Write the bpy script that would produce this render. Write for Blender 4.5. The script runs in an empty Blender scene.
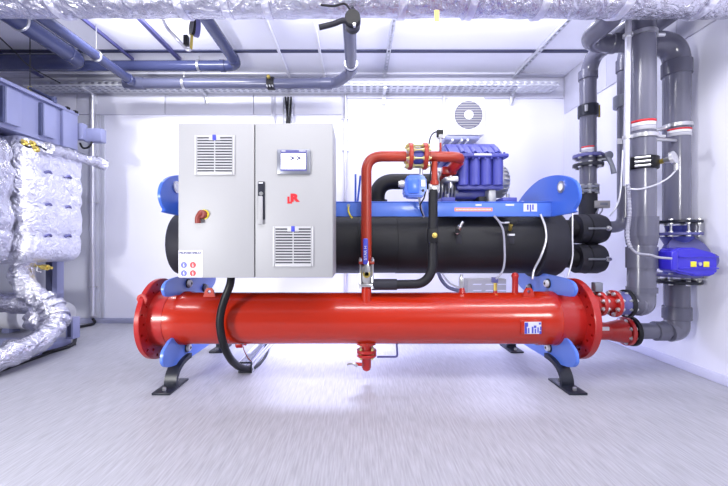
import bpy, bmesh, math, random
from mathutils import Vector, Matrix, noise
random.seed(4)
S = bpy.context.scene
C = S.collection
PI = math.pi
F, U0, V0, EYE = 485.0, 358.0, 243.0, 1.0

# Placement along the depth axis is laid out in survey units and brought to metres by K;
# round assemblies are moved as rigid pieces (anchor) so that they stay round.
K = .74
ANCH = [None]
def A(y=None): ANCH[0] = y
def depth(Y): return K*Y if ANCH[0] is None else Y-(1-K)*ANCH[0]
def W(v): return Vector((v[0], depth(v[1]), v[2]))
def P(px, py, Y):
    d = depth(Y); return Vector(((px-U0)*d/(F*K), Y, EYE-(py-V0)*d/(F*K)))

# ------------------------------------------------------------------ materials
def srgb(r, g, b):
    f = lambda c: (c/255/12.92) if c/255 <= .04045 else ((c/255+.055)/1.055)**2.4
    return (f(r), f(g), f(b), 1)
def mat(name, col, rough=.5, metal=0, bump=0, bscale=40, vary=0, vscale=8, stretch=None, coat=0, spec=.5, emit=None, es=1):
    m = bpy.data.materials.new(name); m.use_nodes = True
    nt = m.node_tree; b = nt.nodes['Principled BSDF']
    b.inputs['Base Color'].default_value = col
    b.inputs['Roughness'].default_value = rough
    b.inputs['Metallic'].default_value = metal
    b.inputs['Coat Weight'].default_value = coat
    b.inputs['Specular IOR Level'].default_value = spec
    if emit:
        b.inputs['Emission Color'].default_value = emit; b.inputs['Emission Strength'].default_value = es
    tc = nt.nodes.new('ShaderNodeTexCoord'); mp = nt.nodes.new('ShaderNodeMapping')
    nt.links.new(tc.outputs['Object'], mp.inputs['Vector'])
    if stretch: mp.inputs['Scale'].default_value = stretch
    n = nt.nodes.new('ShaderNodeTexNoise'); n.inputs['Scale'].default_value = vscale; n.inputs['Detail'].default_value = 5
    nt.links.new(mp.outputs[0], n.inputs['Vector'])
    mx = nt.nodes.new('ShaderNodeMix'); mx.data_type = 'RGBA'
    v = vary if vary else .03
    mx.inputs[6].default_value = tuple(max(0, c*(1-v)) for c in col[:3])+(1,)
    mx.inputs[7].default_value = tuple(min(1, c*(1+v)) for c in col[:3])+(1,)
    nt.links.new(n.outputs['Fac'], mx.inputs[0]); nt.links.new(mx.outputs[2], b.inputs['Base Color'])
    if bump:
        n2 = nt.nodes.new('ShaderNodeTexNoise'); n2.inputs['Scale'].default_value = bscale; n2.inputs['Detail'].default_value = 4
        nt.links.new(mp.outputs[0], n2.inputs['Vector'])
        bp = nt.nodes.new('ShaderNodeBump'); bp.inputs['Strength'].default_value = bump; bp.inputs['Distance'].default_value = .01
        nt.links.new(n2.outputs['Fac'], bp.inputs['Height']); nt.links.new(bp.outputs[0], b.inputs['Normal'])
    return m
def foil_mat(name, base, rough):
    m = mat(name, base, rough, 1.0)
    nt = m.node_tree; b = nt.nodes['Principled BSDF']
    mp = [n for n in nt.nodes if n.type == 'MAPPING'][0]
    v = nt.nodes.new('ShaderNodeTexVoronoi'); v.feature = 'F1'; v.inputs['Scale'].default_value = 26
    n = nt.nodes.new('ShaderNodeTexNoise'); n.inputs['Scale'].default_value = 13; n.inputs['Detail'].default_value = 8; n.inputs['Distortion'].default_value = 2.2
    nt.links.new(mp.outputs[0], v.inputs['Vector']); nt.links.new(mp.outputs[0], n.inputs['Vector'])
    a = nt.nodes.new('ShaderNodeMath'); a.operation = 'MULTIPLY_ADD'; a.inputs[1].default_value = .25
    nt.links.new(v.outputs['Distance'], a.inputs[0]); nt.links.new(n.outputs['Fac'], a.inputs[2])
    bp = nt.nodes.new('ShaderNodeBump'); bp.inputs['Strength'].default_value = 1; bp.inputs['Distance'].default_value = .022
    nt.links.new(a.outputs[0], bp.inputs['Height']); nt.links.new(bp.outputs[0], b.inputs['Normal'])
    return m
M = {}
M['wall'] = mat('wall_paint', (.76, .76, .87, 1), .7, vary=.015, vscale=3)
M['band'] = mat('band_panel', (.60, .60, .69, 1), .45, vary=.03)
M['wallgrey'] = mat('coated_panel', (.56, .57, .66, 1), .35, vary=.03)
M['fan'] = mat('fan_grille_plastic', (.12, .12, .18, 1), .5)
M['ceil'] = mat('ceiling_sheet', (.90, .90, .96, 1), .45, vary=.02, stretch=(.3, 1, 1))
M['base'] = mat('baseboard', (.34, .35, .50, 1), .4)
M['basew'] = mat('baseboard_pale', (.62, .62, .78, 1), .35)
M['floor'] = mat('linoleum', (.36, .36, .41, 1), .42, bump=.1, bscale=30, vary=.42, vscale=12, stretch=(9, .6, 1), spec=.4)
M['gap'] = mat('dark_joint', (.04, .045, .10, 1), .6)
M['red'] = mat('red_enamel', (.42, .018, .004, 1), .22, vary=.05, coat=.35, bump=.02, bscale=60)
M['redflange'] = mat('red_flange_paint', (.37, .010, .008, 1), .3, vary=.06, coat=.3)
M['redpipe'] = mat('red_oxide_paint', (.34, .030, .012, 1), .35, vary=.08)
M['handle'] = mat('worn_red_plastic', (.20, .025, .018, 1), .5, vary=.12)
M['blue'] = mat('blue_enamel', (.045, .135, .62, 1), .35, vary=.05, coat=.2)
M['lblue'] = mat('pale_blue_enamel', (.09, .19, .66, 1), .3, vary=.05, coat=.2)
M['cblue'] = mat('violet_blue_enamel', (.055, .062, .34, 1), .4, vary=.06, bump=.05)
M['vblue'] = mat('vivid_blue_plastic', (.03, .02, .50, 1), .28, coat=.3)
M['steelblue'] = mat('blue_grey_cast', (.09, .09, .26, 1), .4, vary=.1)
M['rubber'] = mat('black_foam', (.008, .008, .012, 1), .55, spec=.35, vary=.2, bump=.04)
M['rubber2'] = mat('dark_foam', (.022, .022, .032, 1), .6, spec=.3, vary=.2)
M['black'] = mat('black_plastic', (.007, .007, .010, 1), .45, spec=.3)
M['legblack'] = mat('black_steel', (.012, .014, .026, 1), .4, spec=.4, vary=.3, vscale=60)
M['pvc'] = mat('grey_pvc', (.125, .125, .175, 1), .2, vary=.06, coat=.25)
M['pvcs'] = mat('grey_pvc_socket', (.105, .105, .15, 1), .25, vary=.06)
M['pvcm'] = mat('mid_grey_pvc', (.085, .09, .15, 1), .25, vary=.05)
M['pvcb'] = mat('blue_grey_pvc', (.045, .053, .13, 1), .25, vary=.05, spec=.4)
M['galv'] = mat('galvanised_steel', (.66, .67, .72, 1), .38, .5, vary=.12, vscale=30)
M['conduit'] = mat('zinc_conduit', (.68, .68, .74, 1), .3, .7, vary=.05)
M['steel'] = mat('bright_steel', (.62, .62, .64, 1), .28, .9)
M['cast'] = mat('cast_aluminium', (.42, .42, .44, 1), .45, .6, bump=.2, vary=.15)
M['brass'] = mat('brass', (.62, .48, .12, 1), .3, .8)
M['yellowbolt'] = mat('passivated_bolt', (.66, .60, .28, 1), .3, .7)
M['cab'] = mat('grey_powder_coat', (.34, .34, .36, 1), .5, bump=.03, bscale=300, vary=.015)
M['cabw'] = mat('white_grille_plastic', (.47, .47, .50, 1), .4)
M['slot'] = mat('grille_shadow_mesh', (.05, .05, .065, 1), .7)
M['bezel'] = mat('silver_bezel', (.22, .23, .28, 1), .35, .5)
M['screen'] = mat('lit_screen', (.8, .8, .8, 1), .3, emit=(.95, .97, 1, 1), es=1.0)
M['dk'] = mat('dark_print', (.05, .05, .16, 1), .5)
M['redprint'] = mat('red_print', (.55, .01, .02, 1), .5)
M['blueprint'] = mat('blue_print', (.05, .06, .48, 1), .45)
M['paper'] = mat('white_label', (.62, .62, .68, 1), .5)
M['greyprint'] = mat('grey_print', (.35, .35, .42, 1), .5)
M['orange'] = mat('orange_label', (.75, .25, .16, 1), .5)
M['yellow'] = mat('yellow_insert', (.85, .70, .04, 1), .4)
M['white'] = mat('white_enamel', (.88, .88, .92, 1), .35)
M['cream'] = mat('beige_casing', (.34, .33, .33, 1), .5)
M['panel'] = mat('blue_grey_coated_sheet', (.24, .255, .43, 1), .35, vary=.04)
M['paneld'] = mat('blue_grey_shadow_gap', (.06, .07, .15, 1), .5)
M['foil'] = foil_mat('aluminium_foil', (.66, .66, .75, 1), .24)
M['foilw'] = foil_mat('pale_foil', (.80, .80, .90, 1), .40)
M['cable'] = mat('grey_cable', (.30, .30, .38, 1), .5)
M['bcable'] = mat('blue_grey_cable', (.09, .10, .22, 1), .45)
M['copper'] = mat('copper', (.45, .14, .07, 1), .35, .8)

# ------------------------------------------------------------------ mesh tools
def B(): return bmesh.new()
def frame(d):
    d = d.normalized(); up = Vector((0, 0, 1)) if abs(d.z) < .9 else Vector((1, 0, 0))
    a = d.cross(up).normalized(); return a, d.cross(a).normalized()
def rings(bm, rs, close=True, cap=True):
    vs = [[bm.verts.new(p) for p in r] for r in rs]
    n = len(vs[0])
    for a, b in zip(vs, vs[1:]):
        for i in range(n):
            j = (i+1) % n
            bm.faces.new((a[i], a[j], b[j], b[i]))
    if cap:
        bm.faces.new(list(reversed(vs[0]))); bm.faces.new(vs[-1])
    return vs
def lathe(bm, p0, d, prof, seg=40, cap=True):
    p0 = Vector(p0); d = Vector(d).normalized(); wd = W(p0+d)-W(p0); a, b = frame(wd)
    rings(bm, [[W(p0+d*t)+(a*math.cos(2*PI*i/seg)+b*math.sin(2*PI*i/seg))*max(r, 1e-4) for i in range(seg)] for t, r in prof], cap=cap)
    return bm
def cyl(bm, p0, p1, r, r1=None, seg=28):
    p0 = Vector(p0); p1 = Vector(p1); L = (p1-p0).length
    return lathe(bm, p0, p1-p0, [(0, r), (L, r if r1 is None else r1)], seg)
def chamf(bm, p0, p1, r, c, seg=40):
    p0 = Vector(p0); p1 = Vector(p1); L = (p1-p0).length
    return lathe(bm, p0, p1-p0, [(0, r-c), (c, r), (L-c, r), (L, r-c)], seg)
def fillet(pts, rad, n=8):
    pts = [Vector(p) for p in pts]; out = [pts[0]]
    for i in range(1, len(pts)-1):
        a, b, c = pts[i-1], pts[i], pts[i+1]
        R = rad[i-1] if isinstance(rad, (list, tuple)) else rad
        u = (a-b); v = (c-b); t = min(R, u.length*.49, v.length*.49)
        s = b+u.normalized()*t; e = b+v.normalized()*t
        for k in range(n+1):
            q = k/n; out.append(s*(1-q)**2+b*2*q*(1-q)*.93+s*0+e*q*q+(s+e)*.5*2*q*(1-q)*.07)
    out.append(pts[-1]); return out
def spline(pts, n=8):
    pts = [Vector(p) for p in pts]; out = []
    for i in range(len(pts)-1):
        p0 = pts[max(i-1, 0)]; p1 = pts[i]; p2 = pts[i+1]; p3 = pts[min(i+2, len(pts)-1)]
        for k in range(n):
            t = k/n
            out.append(.5*((2*p1)+(-p0+p2)*t+(2*p0-5*p1+4*p2-p3)*t*t+(-p0+3*p1-3*p2+p3)*t**3))
    out.append(pts[-1]); return out
def tube(bm, pts, r, seg=20, cap=True, crumple=0, cs=9):
    pts = [W(p) for p in pts]; N = len(pts)
    tan = [(pts[min(i+1, N-1)]-pts[max(i-1, 0)]).normalized() for i in range(N)]
    a, _ = frame(tan[0]); rs = []
    for i in range(N):
        t = tan[i]; a = (a-t*a.dot(t)).normalized(); b = t.cross(a)
        rr = r[i] if isinstance(r, (list, tuple)) else r
        row = []
        for k in range(seg):
            d = a*math.cos(2*PI*k/seg)+b*math.sin(2*PI*k/seg); q = pts[i]+d*rr
            if crumple: q = q+d*crumple*(noise.noise(q*cs)+.6*noise.noise(q*cs*2.7))
            row.append(q)
        rs.append(row)
    rings(bm, rs, cap=cap); return bm
def dense(pts, step):
    pts = [Vector(p) for p in pts]; out = [pts[0]]
    for a, b in zip(pts, pts[1:]):
        n = max(1, int((b-a).length/step))
        for k in range(1, n+1): out.append(a.lerp(b, k/n))
    return out
def box(bm, lo, hi, bev=0, seg=2):
    t = bmesh.new(); bmesh.ops.create_cube(t, size=1)
    lo = Vector(lo); hi = Vector(hi); c = (lo+hi)/2; s = hi-lo
    for v in t.verts: v.co = Vector((v.co.x*s.x, v.co.y*s.y, v.co.z*s.z))+c
    for v in t.verts: v.co = W(v.co)
    if bev: bmesh.ops.bevel(t, geom=list(t.edges), offset=bev, segments=seg, affect='EDGES', profile=.5)
    merge(bm, t); return bm
def merge(bm, t):
    me = bpy.data.meshes.new('tmp'); t.to_mesh(me); t.free(); bm.from_mesh(me); bpy.data.meshes.remove(me)
def prism(bm, poly, ax, a0, a1, bev=0):
    t = bmesh.new()
    def mk(p, a):
        return W({'X': (a, p[0], p[1]), 'Y': (p[0], a, p[1]), 'Z': (p[0], p[1], a)}[ax])
    v0 = [t.verts.new(mk(p, a0)) for p in poly]; v1 = [t.verts.new(mk(p, a1)) for p in poly]
    n = len(poly)
    t.faces.new(v0); t.faces.new(list(reversed(v1)))
    for i in range(n): t.faces.new((v0[i], v1[i], v1[(i+1) % n], v0[(i+1) % n]))
    bmesh.ops.recalc_face_normals(t, faces=t.faces)
    if bev:
        es = [e for e in t.edges if e.calc_face_angle(0) > .6]
        bmesh.ops.bevel(t, geom=es, offset=bev, segments=2, affect='EDGES')
    merge(bm, t); return bm
def perf(bm, o, u, v, nu, nv, du, dv, fu=.55, fv=.5, th=.0015):
    """sheet with rectangular slots: nu x nv slots"""
    o = Vector(o); u = Vector(u).normalized(); v = Vector(v).normalized()
    us = [0]; vs = [0]
    for i in range(nu): us += [i*du+du*(1-fu)/2, i*du+du*(1+fu)/2]
    us.append(nu*du)
    for i in range(nv): vs += [i*dv+dv*(1-fv)/2, i*dv+dv*(1+fv)/2]
    vs.append(nv*dv)
    g = {}
    def V(i, j):
        if (i, j) not in g: g[(i, j)] = bm.verts.new(W(o+u*us[i]+v*vs[j]))
        return g[(i, j)]
    for i in range(len(us)-1):
        for j in range(len(vs)-1):
            if i % 2 == 1 and j % 2 == 1: continue
            bm.faces.new((V(i, j), V(i+1, j), V(i+1, j+1), V(i, j+1)))
    return bm
def text_bm(s, size, origin, right, up, extr=.0008, bold=False):
    cu = bpy.data.curves.new('t', 'FONT'); cu.body = s; cu.size = size; cu.extrude = extr; cu.align_x = 'CENTER'; cu.align_y = 'CENTER'
    if bold: cu.offset = size*(.05 if len(s) > 1 else .075)
    o = bpy.data.objects.new('t', cu); C.objects.link(o)
    dg = bpy.context.evaluated_depsgraph_get(); me = bpy.data.meshes.new_from_object(o.evaluated_get(dg))
    bm = bmesh.new(); bm.from_mesh(me)
    r = Vector(right).normalized(); u = Vector(up).normalized(); n = r.cross(u)
    m = Matrix((r, u, n)).transposed().to_4x4(); m.translation = W(origin)
    bm.transform(m)
    bpy.data.objects.remove(o); bpy.data.curves.remove(cu); bpy.data.meshes.remove(me)
    return bm

def link(name, bm, m, parent=None, off=None, smooth=True, ang=35):
    me = bpy.data.meshes.new(name)
    bmesh.ops.recalc_face_normals(bm, faces=bm.faces)
    if off is not None: bm.transform(Matrix.Translation(-Vector(off)))
    bm.to_mesh(me); bm.free()
    if smooth:
        me.shade_smooth(); me.set_sharp_from_angle(angle=math.radians(ang))
    me.materials.append(M[m])
    o = bpy.data.objects.new(name, me); C.objects.link(o)
    if parent: o.parent = parent
    return o
class Thing:
    def __init__(s, name, label, cat, loc, group=None):
        s.o = bpy.data.objects.new(name, None); C.objects.link(s.o); s.loc = W(loc); s.o.location = s.loc
        s.o.empty_display_size = .05
        s.o['label'] = label; s.o['category'] = cat
        if group: s.o['group'] = group
    def part(s, name, bm, m, parent=None, label=None, ang=35):
        o = link(name, bm, m, parent or s.o, s.loc, ang=ang)
        if label: o['label'] = label
        return o
def solo(name, bm, m, label, cat, group=None, ang=35):
    xs = [v.co for v in bm.verts]
    lo = Vector([min(c[i] for c in xs) for i in range(3)]); hi = Vector([max(c[i] for c in xs) for i in range(3)])
    loc = Vector(((lo.x+hi.x)/2, (lo.y+hi.y)/2, lo.z))
    o = link(name, bm, m, None, loc, ang=ang); o.location = loc
    o['label'] = label; o['category'] = cat
    if group: o['group'] = group
    return o
def struct(name, bm, m, smooth=True):
    o = link(name, bm, m, None, None, smooth); o['kind'] = 'structure'; return o
def cut(o, cutter):
    me = bpy.data.meshes.new('c'); cutter.to_mesh(me); cutter.free()
    co = bpy.data.objects.new('c', me); C.objects.link(co)
    co.matrix_world = Matrix.Identity(4)
    md = o.modifiers.new('b', 'BOOLEAN'); md.operation = 'DIFFERENCE'; md.object = co; md.solver = 'EXACT'
    bpy.context.view_layer.update()
    dg = bpy.context.evaluated_depsgraph_get(); nm = bpy.data.meshes.new_from_object(o.evaluated_get(dg))
    o.modifiers.clear(); o.data = nm; nm.set_sharp_from_angle(angle=math.radians(35))
    bpy.data.objects.remove(co); bpy.data.meshes.remove(me)
def flange(T, c, d, r, th, n, m='redflange', bm_='steel', br=.009, bl=None, pcd=.8, name='flange', bolts=True, parent=None, ph=0):
    """disc centred at c along d with bolts through it as its children"""
    c = Vector(c); d = Vector(d).normalized(); keep = ANCH[0]
    if keep is None: A(c.y)
    f = T.part(name, chamf(B(), c-d*th/2, c+d*th/2, r, th*.12), m, parent)
    a, b = frame(d); bl = bl or th+.035
    if bolts:
        for i in range(n):
            t = 2*PI*(i+.5)/n+ph; q = c+(a*math.cos(t)+b*math.sin(t))*r*pcd
            bb = B(); cyl(bb, q-d*bl/2, q+d*bl/2, br*.55, seg=10)
            cyl(bb, q-d*(th/2+.010), q-d*(th/2-.002), br, seg=6); cyl(bb, q+d*(th/2-.002), q+d*(th/2+.010), br, seg=6)
            T.part('bolt', bb, bm_, f)
    A(keep)
    return f

# ------------------------------------------------------------------ the room
XR, XL, YB, YF, H = 2.574, -4.6, 6.06, -1.6, 3.075
struct('floor', box(B(), (XL-.1, YF, -.1), (XR+.1, YB+.1, 0)), 'floor')
struct('ceiling', box(B(), (XL-.1, YF, H), (XR+.1, YB+.1, H+.1)), 'ceil')
struct('wall_back', box(B(), (XL-.1, YB, 0), (XR+.1, YB+.1, H)), 'wall')
struct('wall_right', box(B(), (XR, YF, 0), (XR+.1, YB, H)), 'wall')
struct('wall_left', box(B(), (XL-.1, YF, 0), (XL, YB, H)), 'wall')
# band of sheet panels under the ceiling on back and right walls; back-wall grey also holds tray shade
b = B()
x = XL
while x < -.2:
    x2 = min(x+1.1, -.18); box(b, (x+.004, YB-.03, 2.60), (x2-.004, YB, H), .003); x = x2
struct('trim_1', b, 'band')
struct('trim_tray_shade', box(B(), (-.176, YB-.03, 2.80), (XR-.016, YB, H), .003), 'band')  # thin grey strip paints the tray's shade; no panel band on this side
b = B(); y = YF
while y < YB-.05:
    y2 = min(y+1.1, YB-.03); box(b, (XR-.015, y+.004, 2.60), (XR, y2-.004, H), .003); y = y2
struct('trim_2', b, 'band')
# grey coated wall panels at the left of the back wall
b = B()
for x0, x1 in ((-4.6, -3.22), (-3.205, -3.15)): box(b, (x0, YB-.022, .07), (x1-.006, YB, 2.59), .003)
struct('trim_3', b, 'wallgrey')
struct('baseboard_back', box(B(), (XL, YB-.03, 0), (XR-.012, YB, .065), .004), 'base')
struct('baseboard_right', box(B(), (XR-.012, YF, 0), (XR, YB, .075), .004), 'basew')
# ceiling joint between the two rows of sheets
struct('trim_4', box(B(), (XL, 5.20, H-.012), (XR-.02, 5.265, H+.002)), 'gap')
struct('trim_5', box(B(), (XL, 5.90, H-.02), (XR-.02, YB-.035, H+.002), .004), 'band')

# ------------------------------------------------------------------ ceiling channels
for (px, py, w, m, lab) in ((290, 78, .026, 'white', 'thin white ceiling rail left of the middle one, ending above the long wall tray'),
                         (325, 78, .026, 'white', 'thin white ceiling rail nearest the left of the black lever valve'),
                         (178, 58, .042, 'steelblue', 'steel ceiling channel above the pair of grey pipes, left of the hanging gauge'),
                         (131, 58, .022, 'steelblue', 'thin steel ceiling rail just right of the two blue-grey pipes'),
                         (58, 85, .040, 'steelblue', 'steel ceiling channel over the blue-grey air unit at far left')):
    Y = F*(H-.02-1)/(V0-py); X = (px-U0)*Y/F
    solo('ceiling_rail', box(B(), (X-w/2, 2.2, H-.035), (X+w/2, min(YB-.06, Y+.05), H-.001), .003), m, lab, 'ceiling rail', 'rails under the ceiling')
for px, lab in ((384.5, 'slotted steel ceiling channel running back in the middle of the ceiling'),
                (514, 'bright slotted steel ceiling channel ending over the right end of the wall tray')):
    X = (px-U0)*6.0/F
    T = Thing('ceiling_channel', lab, 'ceiling channel', (X, 4, H-.042))
    b = perf(B(), (X-.021, 2.2, H-.041), (0, 1, 0), (1, 0, 0), 38, 1, .10, .042, .55, .42)
    for sx in (-.021, .019): box(b, (X+sx, 2.2, H-.041), (X+sx+.002, 5.99, H-.001))
    T.part('channel', b, 'galv')
    for yy in (5.23, 4.3): T.part('bracket', box(B(), (X-.07, yy-.03, H-.01), (X+.07, yy+.03, H-.001), .002), 'white')

# ------------------------------------------------------------------ long perforated cable tray on the back wall
T = Thing('cable_tray', 'long perforated galvanised cable tray running along the back wall under the ceiling', 'cable tray', (-.2, 5.85, 2.84))
x0, x1 = -3.95, 2.37; n = 80; du = (x1-x0)/n
b = perf(B(), (x0, 5.70, 2.85), (1, 0, 0), (0, 1, 0), n, 5, du, .06, .6, .4)
T.part('tray_bottom', b, 'galv')
b = perf(B(), (x0, 5.70, 2.85), (1, 0, 0), (0, 0, 1), n, 1, du, .06, .5, .35)
T.part('tray_side', b, 'galv')
b = perf(B(), (x0, 6.0, 2.85), (1, 0, 0), (0, 0, 1), n, 1, du, .06, .5, .35)
T.part('tray_side', b, 'galv')
T.part('tray_end', prism(B(), [(5.70, 2.85), (6.0, 2.85), (6.0, 2.91), (5.70, 2.91)], 'X', x1-.003, x1), 'galv')
for px in (203, 384.5, 515, 90):
    X = (px-U0)*5.9/F
    b = B(); box(b, (X-.018, 5.72, 2.825), (X+.018, 6.03, 2.848), .002); box(b, (X-.02, 6.015, 2.72), (X+.02, 6.03, 2.87), .002)
    prism(b, [(5.85, 2.826), (5.88, 2.826), (6.02, 2.73), (6.02, 2.755)], 'X', X-.003, X+.003)
    T.part('wall_bracket', b, 'galv')
b = B()
for k in range(5):
    yy = 5.76+.045*k
    tube(b, spline([(-3.8+.3*i, yy+.012*math.sin(i*1.7+k), 2.862+.006*(k % 2)) for i in range(20)], 4), .008, 8)
solo('cable_bundle', b, 'bcable', 'bundle of dark cables lying in the long wall tray', 'cables')

# upright tray and strips between cabinet and long tray
T = Thing('upright_cable_tray', 'short upright perforated tray with black cables above the control cabinet', 'cable tray', (-.86, 6.0, 1.2))
Xa = (287.5-U0)*5.95/F
for zz in (1.4, 2.0, 2.7): T.part('wall_bracket', box(B(), (Xa-.06, 6.0, zz-.015), (Xa+.06, YB, zz+.015)), 'galv')
T.part('tray_back', perf(B(), (Xa-.055, 6.0, 1.2), (0, 0, 1), (1, 0, 0), 32, 3, .05, .0367, .55, .5), 'galv')
b = B(); box(b, (Xa-.057, 5.955, 1.2), (Xa-.054, 6.0, 2.8)); box(b, (Xa+.054, 5.955, 1.2), (Xa+.057, 6.0, 2.8)); T.part('tray_side', b, 'galv')
for k in range(3):
    T.part('cable', tube(B(), spline([(Xa-.02+.025*k+.012*math.sin(2.1*i+k*2), 5.975, 1.2+.2*i) for i in range(9)], 5), .011, 8), 'black')
solo('mounting_strip', box(B(), ((273-U0)*6/F-.026, 6.015, 1.1), ((273-U0)*6/F+.026, 6.03+.029, 2.84), .004), 'conduit', 'flat steel strip on the back wall above the left cabinet door', 'strip')
def conduit(px, z0, z1, r, label, clips, Y=6.02, pre=None):
    X = (px-U0)*Y/F
    T = Thing('conduit', label, 'conduit', (X, Y, z0), 'conduits on the back wall')
    pts = [(X, Y, z0), (X, Y, z1)] if not pre else pre(X)
    T.part('tube', tube(B(), fillet(pts, .08), r, 14), 'conduit')
    for z in clips:
        b = B(); cyl(b, (X, Y, z-.008), (X, Y, z+.008), r+.006, seg=16); box(b, (X-r-.03, Y+.005, z-.007), (X+r+.03, Y+.03, z+.007), .002)
        T.part('clip', b, 'steel')
conduit(92.5, .1, 2.84, .030, 'tall shiny conduit on the back wall behind the foil-wrapped heat exchanger', (.46, 1.5, 2.3), Y=5.99)
conduit(345.5, .1, 2.84, .020, 'thin conduit on the back wall just right of the control cabinet', (1.45, 2.15, 2.55))
conduit(444, 1.5, 2.84, .016, 'short thin conduit on the back wall beside the wall fan unit', (2.0, 2.5))
solo('floor_cable', tube(B(), spline([P(93, 319, 5.95), (-3.2, 5.86, .025), (-3.28, 5.5, .018), P(75, 336, 5.15)*1, (-2.75, 4.6, .018), (-2.9, 4.1, .018)], 8), .016, 10), 'black',
     'black cable coming down the tall conduit and lying on the floor at the left', 'cable')

# ------------------------------------------------------------------ wall fan unit
T = Thing('fan_unit', 'white wall-mounted fan unit with a round grille above the compressor', 'fan unit', (1.33, 5.9, 2.18))
Yf = 5.72
p0 = P(448.5, 135, Yf); p1 = P(485, 97, Yf)
T.part('casing', box(B(), (p0.x, Yf, p0.z), (p1.x, 6.055, p1.z), .02, 3), 'white')
c = P(468.5, 115, Yf)
g = B(); lathe(g, (c.x, Yf-.004, c.z), (0, 1, 0), [(0, .158), (.0, .166), (.006, .166)], 48)
gd = T.part('fan_grille', g, 'fan')
for k in range(11):
    z = c.z-.145+.029*k; w = math.sqrt(max(.0, .158**2-(z-c.z)**2))
    T.part('slat', box(B(), (c.x-w, Yf-.014, z-.005), (c.x+w, Yf-.004, z+.005)), 'cream', gd)
T.part('hub', cyl(B(), (c.x, Yf-.02, c.z), (c.x, Yf-.002, c.z), .052, seg=32), 'white', gd)
T.part('drip_tray', box(B(), (p0.x-.03, Yf+.02, p0.z-.05), (p1.x-.06, 6.05, p0.z-.004), .008), 'panel')
for xx in (p0.x+.05, p0.x+.16, p1.x-.2):
    T.part('bracket', box(B(), (xx-.012, Yf+.0, p0.z-.07), (xx+.012, 6.055, p0.z-.045), .003), 'galv')
T.part('side_channel', box(B(), (p0.x-.055, 6.0, p0.z-.05), (p0.x-.015, 6.055, 2.68), .004), 'white')

# ------------------------------------------------------------------ foil duct across the top
DY, DZ, DR = 3.0, 2.56, .148
T = Thing('foil_duct', 'large foil-wrapped air duct running across the top of the room', 'duct', (0, DY, DZ-DR))
pts = [(XL+.02+(XR-XL-.06)*i/260, DY, DZ) for i in range(261)]
T.part('wrap', tube(B(), pts, DR, 48, crumple=.007, cs=6), 'foil', ang=70)
for px in (60, 183, 228, 268, 402, 470, 540, 620, 700):
    X = (px-U0)*DY/F
    T.part('tape_band', tube(B(), [(X-.022, DY, DZ), (X-.01, DY, DZ), (X+.012, DY, DZ), (X+.022, DY, DZ)], DR+.010, 40, crumple=.006, cs=12), 'foilw')
for px in (110, 430, 660):
    X = (px-U0)*DY/F
    b = B(); cyl(b, (X, DY, DZ+DR), (X, DY, H), .005, seg=8); T.part('hanger_rod', b, 'steel')
T.part('hanging_tag', box(B(), P(434.5, 21, 2.84)-Vector((0, .001, 0)), P(439, 10, 2.84)+Vector((0, .004, 0)), 0), 'brass', label='small brown tag hanging on the duct')
# black lever valve in front of duct
A(2.74)
T = Thing('lever_valve', 'black lever valve with a round open mouth in front of the foil duct', 'valve', P(352.5, 17, 2.78))
c = P(352.5, 16.5, 2.74); 
b = B(); lathe(b, c, (0, 1, 0), [(0, .034), (0, .043), (.10, .043), (.10, .03), (.01, .03)], 32, cap=True)
T.part('valve_mouth', b, 'black')
T.part('clamp_ring', lathe(B(), c+Vector((0, .03, 0)), (0, 1, 0), [(0, .047), (.03, .047)], 32), 'legblack')
T.part('lever', tube(B(), spline([c+Vector((-.02, .02, -.02)), P(343, 20.5, 2.75), P(333, 24, 2.75), P(319, 27.5, 2.75)], 6), .0155, 12), 'rubber2')
T.part('bolt', cyl(B(), c+Vector((.01, -.006, -.045)), c+Vector((.01, .02, -.045)), .008, seg=6), 'steel')
T.part('strap', tube(B(), [c+Vector((0, .08, .03)), (c.x, 2.90, 2.43)], .012, 8), 'legblack')
T.part('wire', tube(B(), spline([P(321, 5, 2.82), P(334, 6, 2.80), P(345, 4, 2.8), c+Vector((0, .02, .03))], 6), .006, 8), 'black')
A()
# gauge and tap in front of pipes
A(3.45)
T = Thing('pressure_gauge', 'dark round pressure gauge hanging with a brass tap below the foil duct', 'gauge', P(192, 40, 3.45))
c = P(194, 27, 3.45)
T.part('dial', chamf(B(), c, c+Vector((.03, .02, 0)), .062, .006), 'steelblue')
T.part('back_cap', cyl(B(), c+Vector((-.014, -.012, 0)), c, .060, seg=32), 'black')
T.part('tap', cyl(B(), P(192, 34, 3.45), P(191, 49, 3.45), .010), 'brass')
T.part('tap_handle', box(B(), P(183, 44, 3.44), P(188.5, 36, 3.46)+Vector((0, .02, 0)), .004), 'black')
T.part('bleed_tube', tube(B(), spline([P(160, 12, 3.2), P(163, 20, 3.3), P(168, 29, 3.38), P(178, 40, 3.44), P(187, 49.5, 3.45), P(191, 49, 3.45)], 6), .011, 12), 'conduit')
T.part('hanger_rod', cyl(B(), c+Vector((.02, .02, .05)), (c.x+.02, c.y+.02, H), .006, seg=8), 'steel')

A()
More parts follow.
